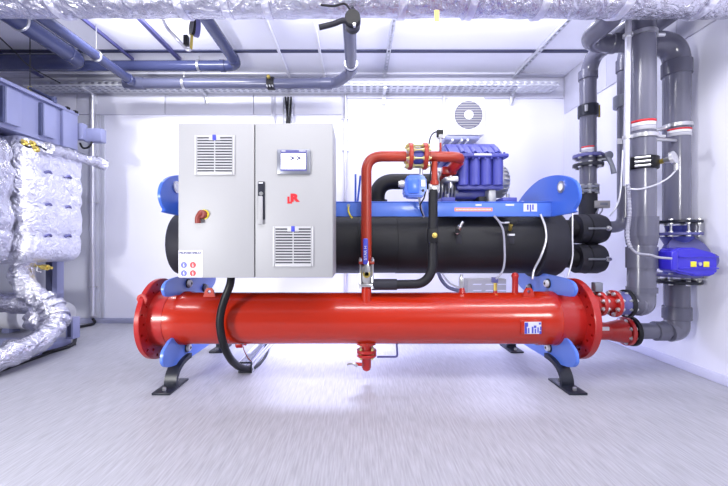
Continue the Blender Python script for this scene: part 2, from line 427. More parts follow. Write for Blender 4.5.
# ------------------------------------------------------------------ ceiling pipes
def pipe(name, label, pts, r, m='pvcb', fil=.12, sockets=(), clamps=(), cat='pipe', seg=28):
    pts = [Vector(p) for p in pts]
    T = Thing(name, label, cat, pts[0], 'pipes under the ceiling')
    T.part('pipe', tube(B(), fillet(pts, fil, 10), r, seg), m)
    for a, bb, rr in sockets:
        T.part('socket', chamf(B(), a, bb, rr, .004), 'pvcs' if m == 'pvc' else m)
    for cc, d in clamps:
        cc = Vector(cc); d = Vector(d).normalized(); a, e = frame(d)
        cl = T.part('clamp', chamf(B(), cc-d*.014, cc+d*.014, r+.009, .002), 'steel')
        top = Vector((cc.x, cc.y, H))
        if abs(d.z) < .5: T.part('rod', cyl(B(), cc+Vector((0, 0, r)), top, .005, seg=8), 'steel', cl)
    return T
Z3 = 2.965
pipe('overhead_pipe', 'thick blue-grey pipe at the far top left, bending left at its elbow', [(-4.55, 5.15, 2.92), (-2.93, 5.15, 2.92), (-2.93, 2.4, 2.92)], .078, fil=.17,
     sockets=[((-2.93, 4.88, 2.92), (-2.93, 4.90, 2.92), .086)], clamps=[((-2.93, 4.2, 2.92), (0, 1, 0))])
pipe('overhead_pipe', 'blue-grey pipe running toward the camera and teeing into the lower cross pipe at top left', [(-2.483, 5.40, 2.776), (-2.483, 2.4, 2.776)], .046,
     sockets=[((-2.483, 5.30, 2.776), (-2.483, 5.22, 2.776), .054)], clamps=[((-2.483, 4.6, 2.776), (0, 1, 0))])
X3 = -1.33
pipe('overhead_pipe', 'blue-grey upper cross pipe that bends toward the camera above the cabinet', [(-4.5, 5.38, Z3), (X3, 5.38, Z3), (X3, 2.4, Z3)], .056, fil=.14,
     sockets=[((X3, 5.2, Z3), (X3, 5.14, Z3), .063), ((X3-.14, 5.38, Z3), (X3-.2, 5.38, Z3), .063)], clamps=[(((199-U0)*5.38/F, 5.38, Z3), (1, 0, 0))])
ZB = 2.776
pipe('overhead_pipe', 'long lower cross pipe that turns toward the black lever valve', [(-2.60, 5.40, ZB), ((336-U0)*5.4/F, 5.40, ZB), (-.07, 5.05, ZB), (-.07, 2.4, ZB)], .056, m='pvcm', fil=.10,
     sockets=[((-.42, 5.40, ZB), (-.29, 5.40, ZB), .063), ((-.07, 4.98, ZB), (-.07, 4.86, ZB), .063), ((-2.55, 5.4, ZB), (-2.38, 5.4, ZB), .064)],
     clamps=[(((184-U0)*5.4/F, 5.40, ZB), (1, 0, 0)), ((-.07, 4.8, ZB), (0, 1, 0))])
A(5.4)
T = Thing('pipe_tap_clamp', 'black bolted tapping clamp with brass plug on the long lower cross pipe', 'pipe clamp', P(271, 84, 5.4))
c = P(271, 83.5, 5.4)
T.part('saddle', chamf(B(), c-Vector((.04, 0, 0)), c+Vector((.04, 0, 0)), .070, .006), 'black')
T.part('plug', cyl(B(), c+Vector((-.01, -.05, .035)), c+Vector((-.01, -.085, .045)), .02, seg=8), 'brass')
for k in range(3):
    T.part('bolt', cyl(B(), c+Vector((-.03+.03*k, -.07, -.05)), c+Vector((-.03+.03*k, -.03, -.05)), .009, seg=6), 'steel')

# ------------------------------------------------------------------ chiller: red vessel
A(3.6)
CY, CZ, CR = 3.6, .445, .188
T = Thing('condenser_vessel', 'long glossy red cylindrical pressure vessel lying across the room', 'pressure vessel', (0.06, CY, .15))
T.part('shell', lathe(B(), (-1.37, CY, CZ), (1, 0, 0), [(0, .196), (.13, .196), (.145, CR), (2.66, CR), (2.675, .196), (2.80, .196)], 96), 'red')
def endflange(xi, xo, s):
    fl = T.part('end_flange', lathe(B(), (xi, CY, CZ), (s, 0, 0), [(0, .288), (.004, .292), (abs(xo-xi)-.004, .292), (abs(xo-xi), .286)], 96), 'redflange')
    cb = B()
    for k in range(24):
        t = 2*PI*k/24; rr = .262 if k % 2 else .232
        cyl(cb, (xi-s*.02, CY+rr*math.cos(t), CZ+rr*math.sin(t)), (xi+s*.03, CY+rr*math.cos(t), CZ+rr*math.sin(t)), .0105, seg=12)
    bpy.context.view_layer.update()
    cut(fl, cb)
    return fl
el = endflange(-1.452, -1.488, -1)
er = endflange(1.572, 1.62, 1)
T.part('tube_sheet', lathe(B(), (-1.455, CY, CZ), (1, 0, 0), [(0, .205), (.10, .200)], 64), 'redflange')
T.part('tube_sheet', lathe(B(), (1.42, CY, CZ), (1, 0, 0), [(0, .198), (.154, .202)], 64), 'redflange')
# lugs
def lug(x, y, z):
    b = B(); prism(b, [(x-.045, z), (x+.045, z), (x+.03, z+.05), (x+.015, z+.068), (x-.015, z+.068), (x-.03, z+.05)], 'Y', y-.008, y+.008, .003)
    o = T.part('lifting_lug', b, 'red'); cb = B(); cyl(cb, (x, y-.05, z+.04), (x, y+.05, z+.04), .012, seg=16); cut(o, cb)
lug(P(209.5, 285, 3.52).x, 3.52, CZ+.165); lug(P(528.5, 285, 3.52).x, 3.52, CZ+.165)
o = T.part('lifting_lug', prism(B(), [(-1.455, .56), (-1.43, .615), (-1.445, .645), (-1.47, .655), (-1.495, .645), (-1.505, .62), (-1.49, .585)], 'Y', 3.37, 3.39, .003), 'redflange')
cb = B(); cyl(cb, (-1.470, 3.3, .625), (-1.470, 3.45, .625), .012, seg=16); cut(o, cb)
T.part('nozzle', lathe(B(), P(515, 294, 3.6), (0, 0, 1), [(0, .024), (.03, .022), (.12, .022), (.128, .026), (.14, .026), (.155, .018), (.16, .006)], 24), 'redflange')
T.part('nozzle', lathe(B(), (.06, 3.5, CZ+.12), (0, 0, 1), [(0, .036), (.11, .036)], 28), 'red')
T.part('saddle_pad', lathe(B(), (.06, CY, CZ-CR-.004), (0, 0, 1), [(0, .075), (.03, .075)], 32), 'red')
# name plate
pb = B(); q0 = P(524, 333.5, 3.405); q1 = P(540.5, 321, 3.405)
box(pb, (q0.x-.022, 3.398, q0.z), (q1.x, 3.43, q1.z+.008), .003)
np_ = T.part('plate_bracket', pb, 'red')
T.part('name_plate', box(B(), (q0.x, 3.394, q0.z), (q1.x, 3.399, q1.z-.004)), 'paper', np_, label='small blue and white type plate')
b = B()
for (a0, a1, c0, c1) in ((0, .14, .02, .45), (.0, .2, .60, .95), (.2, .28, .05, .5), (.42, .52, .05, .6), (.60, .68, .05, .42), (.55, .7, .5, .7), (.76, .84, .1, .55), (.88, 1, .0, .25), (.85, .97, .78, .95), (.0, .12, .4, .6), (.92, 1, .3, .62)):
    PW = q1.x-q0.x; Hh = q1.z-.004-q0.z
    box(b, (q0.x+a0*PW, 3.3925, q0.z+c0*Hh), (q0.x+a1*PW, 3.3945, q0.z+c1*Hh))
T.part('plate_print', b, 'blueprint', np_)

# drain below
A(3.55)
T = Thing('drain_valve', 'red flanged drain fitting with a small silver tap under the red vessel', 'drain fitting', P(366, 372, 3.55))
c = P(366.5, 343, 3.55)
T.part('pipe', cyl(B(), P(366.5, 341, 3.55), P(366.5, 353, 3.55), .038), 'redflange')
flange(T, P(366.5, 350.5, 3.55), (0, 0, 1), .073, .022, 4, br=.011, bm_='yellowbolt')
flange(T, P(366.5, 354.5, 3.55), (0, 0, 1), .073, .022, 4, br=.011, bm_='yellowbolt')
T.part('outlet', lathe(B(), P(366.5, 356, 3.55), (0, 0, -1), [(0, .036), (.08, .034), (.10, .026), (.11, .01)], 28), 'redflange')
T.part('tap', tube(B(), [P(362, 364.5, 3.5), P(355, 364, 3.5)], .013, 12), 'redflange')
T.part('tap_handle', tube(B(), spline([P(357, 366, 3.49), P(353, 363.5, 3.48), P(347, 364.5, 3.48)], 4), [.012]*4+[.009]*5, 10), 'steel')
T.part('sensing_line', tube(B(), fillet([P(377, 356.8, 3.55), P(397.5, 356.8, 3.55), P(396.5, 340.5, 3.55)], .02), .0075, 10), 'steelblue')
A(3.6)
T = Thing('red_valve', 'small red valve under the left part of the red vessel', 'drain plug', P(239, 346, 3.6))  # small red valve, built from a neck and a cap
T.part('neck', cyl(B(), P(246, 341, 3.6), P(245, 345, 3.6), .012), 'redflange')
T.part('cap', chamf(B(), P(236, 344.5, 3.6), P(243, 344, 3.6), .027, .006), 'redflange')
solo('copper_wire', tube(B(), spline([P(243, 344, 3.62), P(244, 350, 3.66), P(248, 358, 3.75), P(252, 362, 3.80)], 6), .004, 8), 'copper', 'thin copper wire from the small red valve down to the floor tray', 'wire')

# ------------------------------------------------------------------ evaporator
A(3.95)
EY, EZ, ER = 3.95, .995, .238
T = Thing('evaporator_vessel', 'long matt black insulated cylinder above the red vessel', 'insulated vessel', (.05, EY, .76))
T.part('insulation', lathe(B(), (-1.30, EY, EZ), (1, 0, 0), [(0, ER), (.93, ER), (.932, ER+.003), (1.30, ER+.003), (1.302, ER), (1.60, ER), (1.602, ER+.003), (2.7, ER+.003)], 96), 'rubber')
T.part('end_cap', lathe(B(), (1.36, EY, EZ), (1, 0, 0), [(0, .230), (.04, .230), (.042, .268), (.205, .268), (.23, .255), (.235, .20)], 96), 'rubber2')
T.part('end_cap', lathe(B(), (-1.30, EY, EZ), (-1, 0, 0), [(0, .258), (.11, .258), (.14, .246), (.145, .2)], 96), 'rubber2')
def vtag(px, py, lab):
    q = P(px, py, 3.72); zz = q.z
    yy = EY-math.sqrt(ER**2-(zz-EZ)**2)-.006
    return Vector((q.x, yy, zz))
q = vtag(458.5, 239, '')
T.part('foam_patch', box(B(), (q.x-.022, q.y-.004, q.z-.035), (q.x+.022, q.y+.02, q.z+.035), .003), 'rubber2')
q = vtag(510.5, 240, '')
T.part('foam_patch', box(B(), (q.x-.022, q.y-.004, q.z-.03), (q.x+.022, q.y+.02, q.z+.03), .003), 'rubber2')
T.part('label', box(B(), (q.x-.022, q.y-.012, q.z+.032), (q.x+.022, q.y+.03, q.z+.046)), 'paper', label='tiny white label strip')
b = B(); tube(b, [P(457, 233, 3.70), P(460, 226, 3.66)], .016, 12); T2 = Thing('service_valve', 'silver angled service valve on the black insulated cylinder', 'valve', P(459, 233, 3.70))
T2.part('body', b, 'steel'); T2.part('base', cyl(B(), P(457.5, 231, 3.74), P(457.5, 231, 3.66), .017), 'black')
T2.part('stem', tube(B(), [P(459.5, 227.5, 3.67), P(463, 221.5, 3.65)], .010, 12), 'steel')
T2 = Thing('cable_sensor', 'brass fitting with black plug on the right half of the black cylinder', 'sensor', P(511, 229, 3.7))
T2.part('body', tube(B(), [P(510, 229.5, 3.73), P(511, 224, 3.66)], .014, 10), 'brass')
T2.part('plug', box(B(), P(509.5, 224, 3.655)-Vector((0, .01, 0)), P(517.5, 220, 3.66)+Vector((0, .02, 0)), .005), 'black')
T2.part('sleeve', tube(B(), [P(510, 222.5, 3.66), P(504.5, 223, 3.66)], .008, 10), 'steel')
T2.part('cable', tube(B(), spline([P(505, 223, 3.66), P(501, 222.5, 3.66), P(497.5, 219.5, 3.66), P(495, 216, 3.66)], 5), .006, 8), 'cable')
A()
solo('signal_cable', tube(B(), spline([P(494, 216, 3.555), P(498.5, 221, 3.555), P(503, 230, 3.55), P(504.5, 245, 3.55), P(504.5, 262, 3.53), P(502, 272, 3.52), P(496, 279, 3.52)], 7), .0072, 10), 'cable',
     'grey cable hanging across the black cylinder down to the blue plug on the red vessel', 'cable')
solo('signal_cable', tube(B(), spline([P(540.5, 214, 3.50), P(545, 226, 3.49), P(546, 240, 3.48), P(541, 256, 3.48), P(534, 270, 3.5), P(532.5, 279, 3.47)], 7), .0075, 10), 'conduit',
     'pale cable curving over the right end of the black cylinder to the blue saddle plate', 'cable')
solo('signal_cable', tube(B(), spline([P(572.5, 213, 3.38), P(572.5, 235, 3.38), P(572.5, 258, 3.38), P(567.5, 277, 3.38)], 7), .005, 10), 'conduit',
     'thin white cord hanging in front of the black cylinder end cap', 'cable')

# ------------------------------------------------------------------ support frames
def smooth_poly(poly, n=4):
    N = len(poly); out = []
    for i in range(N):
        p0, p1, p2, p3 = [Vector((poly[(i+k) % N][0], poly[(i+k) % N][1])) for k in (-1, 0, 1, 2)]
        for k in range(n):
            t = k/n; q = .5*((2*p1)+(-p0+p2)*t+(2*p0-5*p1+4*p2-p3)*t*t+(-p0+3*p1-3*p2+p3)*t**3); out.append((q.x, q.y))
    return out
def support(X, side):
    w = .011
    T = Thing('support_frame', 'blue plate frame with black curved feet under the %s end of the red vessel' % side, 'support frame', (X, 3.97, 0), 'support frames of the red vessel')
    lo = [(3.19, .235), (3.20, .20), (3.26, .165), (3.4, .14), (3.62, .125), (3.97, .12), (4.35, .125), (4.6, .15), (4.74, .20), (4.75, .24), (4.70, .28), (4.5, .32), (4.0, .34), (3.4, .34), (3.28, .315), (3.21, .28)]
    T.part('lower_plate', prism(B(), smooth_poly(lo), 'X', X-w, X+w, .003), 'lblue')
    up = [(3.22, .665), (3.21, .70), (3.25, .735), (3.35, .752), (3.6, .76), (4.15, .77), (4.3, .76), (4.38, .71), (4.36, .64), (4.2, .59), (3.95, .57), (3.7, .585), (3.5, .625), (3.35, .632), (3.26, .64)]
    T.part('saddle_plate', prism(B(), smooth_poly(up), 'X', X-w, X+w, .003), 'lblue')
    dm = [(3.33, 1.2), (3.23, 1.225), (3.165, 1.28), (3.155, 1.335), (3.20, 1.40), (3.32, 1.452), (3.5, 1.49), (3.72, 1.505), (3.9, 1.495), (4.1, 1.455), (4.3, 1.39), (4.5, 1.29), (4.6, 1.2)]
    dp = T.part('top_plate', prism(B(), smooth_poly(dm), 'X', X-w, X+w, .003), 'blue')
    s = -1 if X > 0 else 1
    for (yy, zz, r) in ((3.42, 1.395, .042), (4.22, 1.33, .036)):
        T.part('eyelet', lathe(B(), (X-.02, yy, zz), (1, 0, 0), [(0, r), (.04, r)], 28), 'steel', dp)
        T.part('eyelet_bore', lathe(B(), (X-.0215, yy, zz), (1, 0, 0), [(0, r*.62), (.043, r*.62)], 28), 'white', dp)
    for (yy, zz) in ((3.64, .215), (3.66, .695), (4.05, .625), (4.3, .19)):
        b = B(); lathe(b, (X+s*.008, yy, zz), (s, 0, 0), [(0, .036), (.010, .036)], 24)
        bo = T.part('washer', b, 'legblack')
        T.part('bolt', lathe(B(), (X+s*.016, yy, zz), (s, 0, 0), [(0, .026), (.020, .026), (.024, .020)], 20), 'paper', bo)
        T.part('bolt_socket', lathe(B(), (X+s*.038, yy, zz), (s, 0, 0), [(0, .011), (.004, .011)], 6), 'black', bo)
    for (y0, dr) in ((3.36, 1), (4.58, -1)):
        # curved leg: flat bar bent forward
        cen = [(y0+dr*.30, .155), (y0+dr*.20, .15), (y0+dr*.10, .130), (y0+dr*.03, .09), (y0, .045), (y0, .014)]
        if dr < 0: pass
        t = .017
        cv = spline([Vector((0, a, z)) for a, z in cen], 5)
        L = []; R = []
        for i, pnt in enumerate(cv):
            tn = (cv[min(i+1, len(cv)-1)]-cv[max(i-1, 0)]).normalized(); nn = Vector((0, -tn.z, tn.y))
            L.append(pnt+nn*t); R.append(pnt-nn*t)
        poly = [(p.y, p.z) for p in L]+[(p.y, p.z) for p in reversed(R)]
        lg = T.part('leg', prism(B(), poly, 'X', X-.042, X+.042), 'legblack')
        fp = T.part('foot_plate', box(B(), (X-.06, y0-.18, 0.0), (X+.06, y0+.18, .016), .003), 'legblack')
        for k in (-1, 1):
            T.part('anchor_bolt', cyl(B(), (X+.0, y0+k*.12, .014), (X, y0+k*.12, .035), .012, seg=6), 'steel', fp)
    return T
support(-1.295, 'left'); support(1.447, 'right')

# ------------------------------------------------------------------ top rails
for (ya, yb, lab) in ((3.60, 3.68, 'long pale blue steel rail across the front above the black cylinder'),
                    (4.28, 4.34, 'second blue steel rail behind the compressor')):
    T = Thing('steel_rail', lab, 'rail', (.06, (ya+yb)/2, 1.197))
    X1 = 1.447 if ya < 4 else 1.447
    b = B(); box(b, (-1.33, ya, 1.197), (X1, yb, 1.303), .004)
    r_ = T.part('rail', b, 'lblue')
    if ya < 4:
        T.part('rail_flange', box(B(), (-1.33, ya-.006, 1.300), (X1, yb+.03, 1.308), .002), 'blue')
        q0 = P(454.5, 211.3, 3.6); q1 = P(492.5, 207.7, 3.6)
        lb = T.part('warning_strip', box(B(), (q0.x, ya-.002, q0.z), (q1.x, ya+.002, q1.z)), 'orange', label='narrow red and cream printed strip')
        b = B()
        for i in range(26):
            xx = q0.x+.012+i*.0100; box(b, (xx, ya-.003, q0.z+.009), (xx+.006, ya-.001, q1.z-.009))
        T.part('strip_print', b, 'paper', lb)
        for (a, c_, d, e) in ((475.5, 204.2, 481.5, 205.8), (505.5, 204, 514, 205.8)):
            q0 = P(a, d and e, 3.6); q0 = P(a, e, 3.6); q1 = P(d, c_, 3.6)
            T.part('label', box(B(), (q0.x, ya-.002, q0.z), (q1.x, ya+.001, q1.z)), 'paper')
        q0 = P(523.5, 211.5, 3.6); q1 = P(537, 203.5, 3.6)
        lb = T.part('label', box(B(), (q0.x, ya-.002, q0.z), (q1.x, ya+.001, q1.z)), 'paper', label='small square white label with dark figures')
        T.part('label_print', text_bm('1|1', .05, ((q0.x+q1.x)/2, ya-.003, (q0.z+q1.z)/2), (1, 0, 0), (0, 0, 1), bold=True), 'blueprint', lb)
        b = tube(B(), spline([P(348.5, 207, 3.59), P(348.5, 211, 3.58), P(350, 215, 3.58), P(352, 218, 3.6)], 4), .006, 8)
        T.part('earth_wire', b, 'yellow'); T.part('earth_lug', cyl(B(), P(348.5, 205.5, 3.6), P(348.5, 205.5, 3.59), .012), 'steel')
# little upright bracket
T = Thing('mounting_bracket', 'thin blue upright bracket on the rail beside the cabinet', 'bracket', P(356, 203, 3.66))
T.part('upright', box(B(), P(354.5, 203, 3.66), P(356.5, 174, 3.66)+Vector((0, .03, 0)), .002), 'blue')
T.part('brace', tube(B(), [P(357.5, 203, 3.66), P(360.5, 176, 3.68)], .009, 6), 'blue')

# ------------------------------------------------------------------ compressor
A(3.66)
T = Thing('compressor', 'violet-blue ribbed screw compressor standing on the blue rails', 'compressor', (.92, 3.92, 1.305))
XA, XB = .757, 1.105; Yfr, Ybk = 3.66, 4.14; zt, zb = 1.66, 1.41
poly = [(XA, Ybk), (XA, Yfr+.03)]
nl = 4; wl = (XB-XA)/nl
for k in range(nl):
    cx = XA+wl*(k+.5)
    for i in range(9):
        t = PI-PI*i/8; poly.append((cx+wl*.5*math.cos(t), Yfr+.035-.05*math.sin(t)))
poly.append((XB, Ybk))
sc = T.part('front_housing', prism(B(), poly, 'Z', zb+.03, zt-.02), 'cblue')
T.part('housing_foot', prism(B(), [(XA+.0, Yfr+.02), (XB, Yfr+.02), (XB-.02, Ybk), (XA+.03, Ybk)], 'Z', zb-.0, zb+.035, .006), 'cblue')
for k in range(nl):
    cx = XA+wl*(k+.5)
    T.part('lobe', lathe(B(), (cx, Yfr+.038, zb+.02), (0, 0, 1), [(0, .02), (.006, .04), (zt-zb-.05, .04), (zt-zb-.03, .03)], 24), 'cblue', sc)
T.part('rim', box(B(), (XA-.015, Yfr-.03, zt-.02), (XB+.025, Ybk+.02, zt+.012), .012, 3), 'cblue')
for k in range(8):
    T.part('rim_bolt', cyl(B(), (XA+.01+k*.047, Yfr-.018, zt-.03), (XA+.01+k*.047, Yfr-.018, zt+.02), .008, seg=6), 'cblue')
T.part('hood', prism(B(), [(Yfr-.02, zt+.01), (Yfr+.06, zt+.075), (Yfr+.14, zt+.125), (Ybk-.05, zt+.125), (Ybk+.02, zt+.01)], 'X', XA-.08, XB-.01, .014), 'cblue')
for k in range(nl):
    cx = XA+wl*(k+.5)-.01
    T.part('hood_lobe', tube(B(), spline([(cx, Yfr+.0, zt+.012), (cx, Yfr+.05, zt+.058), (cx-.01, Yfr+.14, zt+.092), (cx-.01, Yfr+.22, zt+.080)], 4), .024, 18), 'cblue')
T.part('label', box(B(), (XA+.11, Yfr-.032, zt-.006), (XA+.24, Yfr-.029, zt+.008)), 'paper')
# motor end
mo = T.part('motor_housing', lathe(B(), (XB-.06, 3.95, 1.51), (1, 0, 0), [(0, .135), (.12, .135), (.16, .115), (.19, .085), (.20, .05)], 48), 'cast')
for k in range(20):
    t = 2*PI*k/20
    d = Vector((0, math.cos(t), math.sin(t))); a = Vector((XB+.0, 3.95, 1.51))+d*.128
    T.part('cooling_fin', tube(B(), [a, a+Vector((.09, 0, 0))-d*.0, a+Vector((.12, 0, 0))-d*.03], .008, 6), 'cast', mo)
# left end castings
le = T.part('suction_end', lathe(B(), (.60, 3.90, 1.45), (1, 0, 0), [(0, .06), (.01, .10), (.03, .125), (.16, .135), (.19, .135)], 48), 'cast')
for k in range(6):
    t = PI*(.55+.14*k)
    pass
for k in range(6):
    b = lathe(B(), (.625+.026*k, 3.88, 1.445), (1, 0, 0), [(0, .140), (.010, .140)], 40); T.part('cooling_fin', b, 'cast', le)
T.part('lower_casing', box(B(), (XA-.10, 3.78, 1.345), (XB-.02, 4.15, 1.425), .02, 3), 'cblue')
T.part('oil_sump', lathe(B(), (XA-.08, 3.86, 1.40), (1, 0, 0), [(0, .05), (.02, .07), (.36, .07), (.38, .05)], 28), 'steelblue')
T.part('side_valve', box(B(), (.655, 3.64, 1.46), (.755, 3.80, 1.50), .01), 'steel')
T.part('side_valve_stem', cyl(B(), (.70, 3.68, 1.42), (.70, 3.68, 1.56), .018), 'steel')
for px0, px1 in ((441, 454.5), (502, 516)):
    q0 = P(px0, 203, 3.64); q1 = P(px1, 198.3, 3.64)
    ft = T.part('foot', box(B(), (q0.x, 3.62, 1.306), (q1.x, 3.80, 1.34), .005), 'cblue')
    T.part('foot_bolt', cyl(B(), ((q0.x+q1.x)/2, 3.66, 1.33), ((q0.x+q1.x)/2, 3.66, 1.37), .013, seg=6), 'steel', ft)
T.part('pedestal', box(B(), (1.00, 3.70, 1.31), (1.06, 3.95, 1.41), .01), 'cast')
T.part('pedestal', box(B(), (.93, 3.72, 1.31), (.99, 3.95, 1.36), .008), 'black')

A(3.5)
# ------------------------------------------------------------------ discharge pipe, check valve, ball valve
YP = 3.5
T = Thing('discharge_pipe', 'bright red pipe rising from the red vessel and bending right to the compressor', 'pipe', (.06, YP, .80))
zh = 1.625
T.part('pipe', tube(B(), fillet([(.06, YP, .855), (.06, YP, zh), (.345, YP, zh)], .11, 12), .0375, 32), 'redpipe')
T.part('pipe', tube(B(), fillet([(.50, YP, zh), (.745, YP, zh-.005), (.76, 3.80, zh-.03)], .07, 10), .0375, 32), 'redpipe')
T.part('outlet_neck', tube(B(), fillet([(.745, 3.55, zh-.02), (.70, 3.62, 1.55), (.68, 3.76, 1.50)], .05), .04, 24), 'redflange')
T.part('outlet_flange', box(B(), (.635, 3.60, 1.515), (.74, 3.66, 1.575), .008), 'redflange')
T = Thing('check_valve', 'blue check valve clamped between two red flanges in the discharge pipe', 'valve', (.42, YP, zh))
flange(T, (.375, YP, zh), (1, 0, 0), .096, .028, 8, m='redpipe', bm_='yellowbolt', br=.015, bl=.07)
flange(T, (.48, YP, zh), (1, 0, 0), .096, .028, 8, m='redpipe', bm_='yellowbolt', br=.015, bl=.07)
T.part('valve_body', lathe(B(), (.39, YP, zh), (1, 0, 0), [(0, .058), (.075, .058)], 32), 'cblue')
for k in range(8):
    t = 2*PI*(k+.5)/8
    T.part('tie_rod', cyl(B(), (.34, YP+.077*math.cos(t), zh+.077*math.sin(t)), (.515, YP+.077*math.cos(t), zh+.077*math.sin(t)), .007, seg=8), 'yellowbolt')
# actuator box
T = Thing('valve_actuator', 'blue valve actuator box with a silver knob under the check valve', 'actuator', (.41, 3.5, 1.33))
q0 = P(404.5, 197, 3.44); q1 = P(426.5, 174.5, 3.44)
b = B(); prism(b, [(q0.x, q0.z+.03), (q0.x+.02, q0.z+.005), (q1.x-.02, q0.z), (q1.x+.005, q0.z+.05), (q1.x, q1.z-.02), (q1.x-.03, q1.z), (q0.x+.03, q1.z), (q0.x+.01, q1.z-.02)], 'Y', 3.44, 3.58, .010)
T.part('housing', b, 'blue')
T.part('cover', box(B(), (q0.x+.02, 3.428, q0.z+.025), (q0.x+.10, 3.45, q1.z-.03), .008), 'blue')
T.part('label', box(B(), (q0.x+.118, 3.436, q0.z+.075), (q0.x+.145, 3.441, q0.z+.12)), 'paper')
T.part('screw', cyl(B(), (q0.x+.13, 3.432, q0.z+.045), (q0.x+.13, 3.442, q0.z+.045), .010), 'black')
T.part('knob', lathe(B(), (q0.x+.005, 3.5, 1.425), (-1, 0, 0), [(0, .03), (.025, .03), (.028, .022), (.04, .022)], 20), 'steel')
T.part('stem', cyl(B(), (.455, 3.5, q1.z-.01), (.455, 3.5, zh-.09), .014), 'steel')
T.part('cable', tube(B(), spline([P(419, 196, 3.46), P(420, 203, 3.50), P(421.5, 210, 3.54), P(424, 217, 3.56)], 5), .009, 8), 'conduit')
T.part('cable', tube(B(), spline([P(426, 190, 3.46), P(424, 198, 3.44), P(420, 206, 3.48), P(423, 216, 3.55)], 5), .005, 8), 'black')
# ball valve with lever at bottom of discharge pipe
T = Thing('ball_valve', 'silver flanged ball valve with a long blue lever on top of the red vessel', 'valve', (.06, YP, .70))
for zz in (.70, .86):
    b = B(); box(b, (.005, YP-.055, zz-.012), (.115, YP+.055, zz+.012), .006)
    T.part('end_plate', b, 'steel' if zz < .8 else 'redpipe')
T.part('body', lathe(B(), (.06, YP, .71), (0, 0, 1), [(0, .036), (.02, .048), (.07, .052), (.12, .048), (.145, .036)], 28), 'cast')
T.part('neck', lathe(B(), (.06, YP, CZ+.16), (0, 0, 1), [(0, .036), (.10, .036)], 28), 'red')
for sx in (-1, 1):
    for sy in (-1, 1):
        b = B(); cyl(b, (.06+sx*.043, YP+sy*.043, .675), (.06+sx*.043, YP+sy*.043, .895), .008, seg=8)
        for zz in (.678, .868): cyl(b, (.06+sx*.043, YP+sy*.043, zz), (.06+sx*.043, YP+sy*.043, zz+.016), .013, seg=6)
        T.part('bolt', b, 'steel')
T.part('packing_cap', lathe(B(), (.06, YP-.04, .78), (0, -1, 0), [(0, .026), (.03, .026), (.035, .018), (.055, .018)], 6 if False else 24), 'brass')
T.part('lever_bracket', box(B(), (.045, YP-.095, .77), (.075, YP-.088, .87), .002), 'steel')
q0 = P(363, 264.5, 3.40); q1 = P(368, 238.5, 3.40)
lv = T.part('lever', box(B(), (q0.x, 3.395, q0.z), (q1.x, 3.412, q1.z), .008, 3), 'blueprint')
T.part('lever_print', text_bm('STAR H', .030, ((q0.x+q1.x)/2, 3.3935, (q0.z+q1.z)/2-.01), (0, 0, 1), (-1, 0, 0)), 'paper', lv)

# liquid line in black foam
A()
T = Thing('insulated_hose', 'black insulated line dropping past the black cylinder and bending left to the ball valve', 'insulated pipe', (.5, 3.42, .72))
h = [P(432.8, 192, 3.46), P(432.8, 236, 3.44), P(431, 266, 3.40), P(423, 283.5, 3.42), P(396, 284.5, 3.45), P(372, 284.5, 3.48)]
T.part('foam', tube(B(), fillet([P(433, 190, 3.46), P(433, 236, 3.44), P(432.5, 272, 3.43), P(423, 284, 3.43), P(396, 284.5, 3.46)], .10, 10), .0325, 20), 'rubber')
T.part('thick_foam', tube(B(), [P(397, 284.5, 3.455), P(372, 284.5, 3.48)], .040, 24), 'rubber2')
c = P(432.7, 235.5, 3.42)
cb = T.part('clamp_block', box(B(), (c.x-.036, c.y-.035, c.z-.05), (c.x+.036, c.y+.035, c.z+.05), .006), 'black')
T.part('clamp_bolt', lathe(B(), c+Vector((.008, -.03, .0)), (0, -1, 0), [(0, .018), (.014, .018), (.02, .01)], 20), 'brass', cb)
T.part('clamp_stud', cyl(B(), c+Vector((.002, 0, .045)), c+Vector((.002, 0, .065)), .007), 'brass', cb)
T = Thing('branch_pipe', 'short upright red pipe with a silver coupling above the black insulated line', 'pipe', P(433, 192, 3.46))
T.part('pipe', cyl(B(), P(434.5, 162, 3.48), P(434.5, 186, 3.46), .021), 'redpipe')
T.part('collar', cyl(B(), P(434.5, 181, 3.46), P(434.5, 185, 3.46), .03), 'redpipe')
T.part('coupling', box(B(), P(430, 192.5, 3.435), P(438, 184.5, 3.435)+Vector((0, .055, 0)), .008), 'steel')
for xx in (429.5, 438.5): T.part('coupling_bolt', cyl(B(), P(xx, 192.5, 3.45), P(xx, 184, 3.45), .008, seg=8), 'steel')
T = Thing('pressure_sensor', 'small black-plugged pressure sensor with looping wire on top of the red pipe', 'sensor', P(440.5, 150, 3.5))
T.part('stem', cyl(B(), P(440.5, 151.5, 3.5), P(440.5, 143, 3.5), .008), 'redpipe')
T.part('body', lathe(B(), P(440.5, 143, 3.5), (0, 0, 1), [(0, .010), (.03, .010), (.032, .022), (.055, .022), (.06, .015)], 20), 'steel')
T.part('plug', box(B(), P(437, 137, 3.48), P(443.5, 129.5, 3.48)+Vector((0, .035, 0)), .005), 'black')
T.part('wire', tube(B(), spline([P(437.5, 131.5, 3.5), P(433, 133.5, 3.5), P(430, 139, 3.5), P(429, 150, 3.52), P(431, 168, 3.53), P(429, 180, 3.53)], 6), .005, 8), 'black')
# suction pipe
A(3.95)
T = Thing('suction_pipe', 'thick black insulated elbow pipe behind the red discharge pipe', 'insulated pipe', (.15, 3.95, 1.2))
T.part('foam', tube(B(), fillet([(.72, 3.95, 1.50), (.155, 3.95, 1.50), (.155, 3.95, 1.18)], .13, 12), .063, 28), 'rubber')
T.part('foam_sleeve', cyl(B(), (.155, 3.95, 1.20), (.155, 3.95, 1.35), .083, seg=36), 'rubber2')

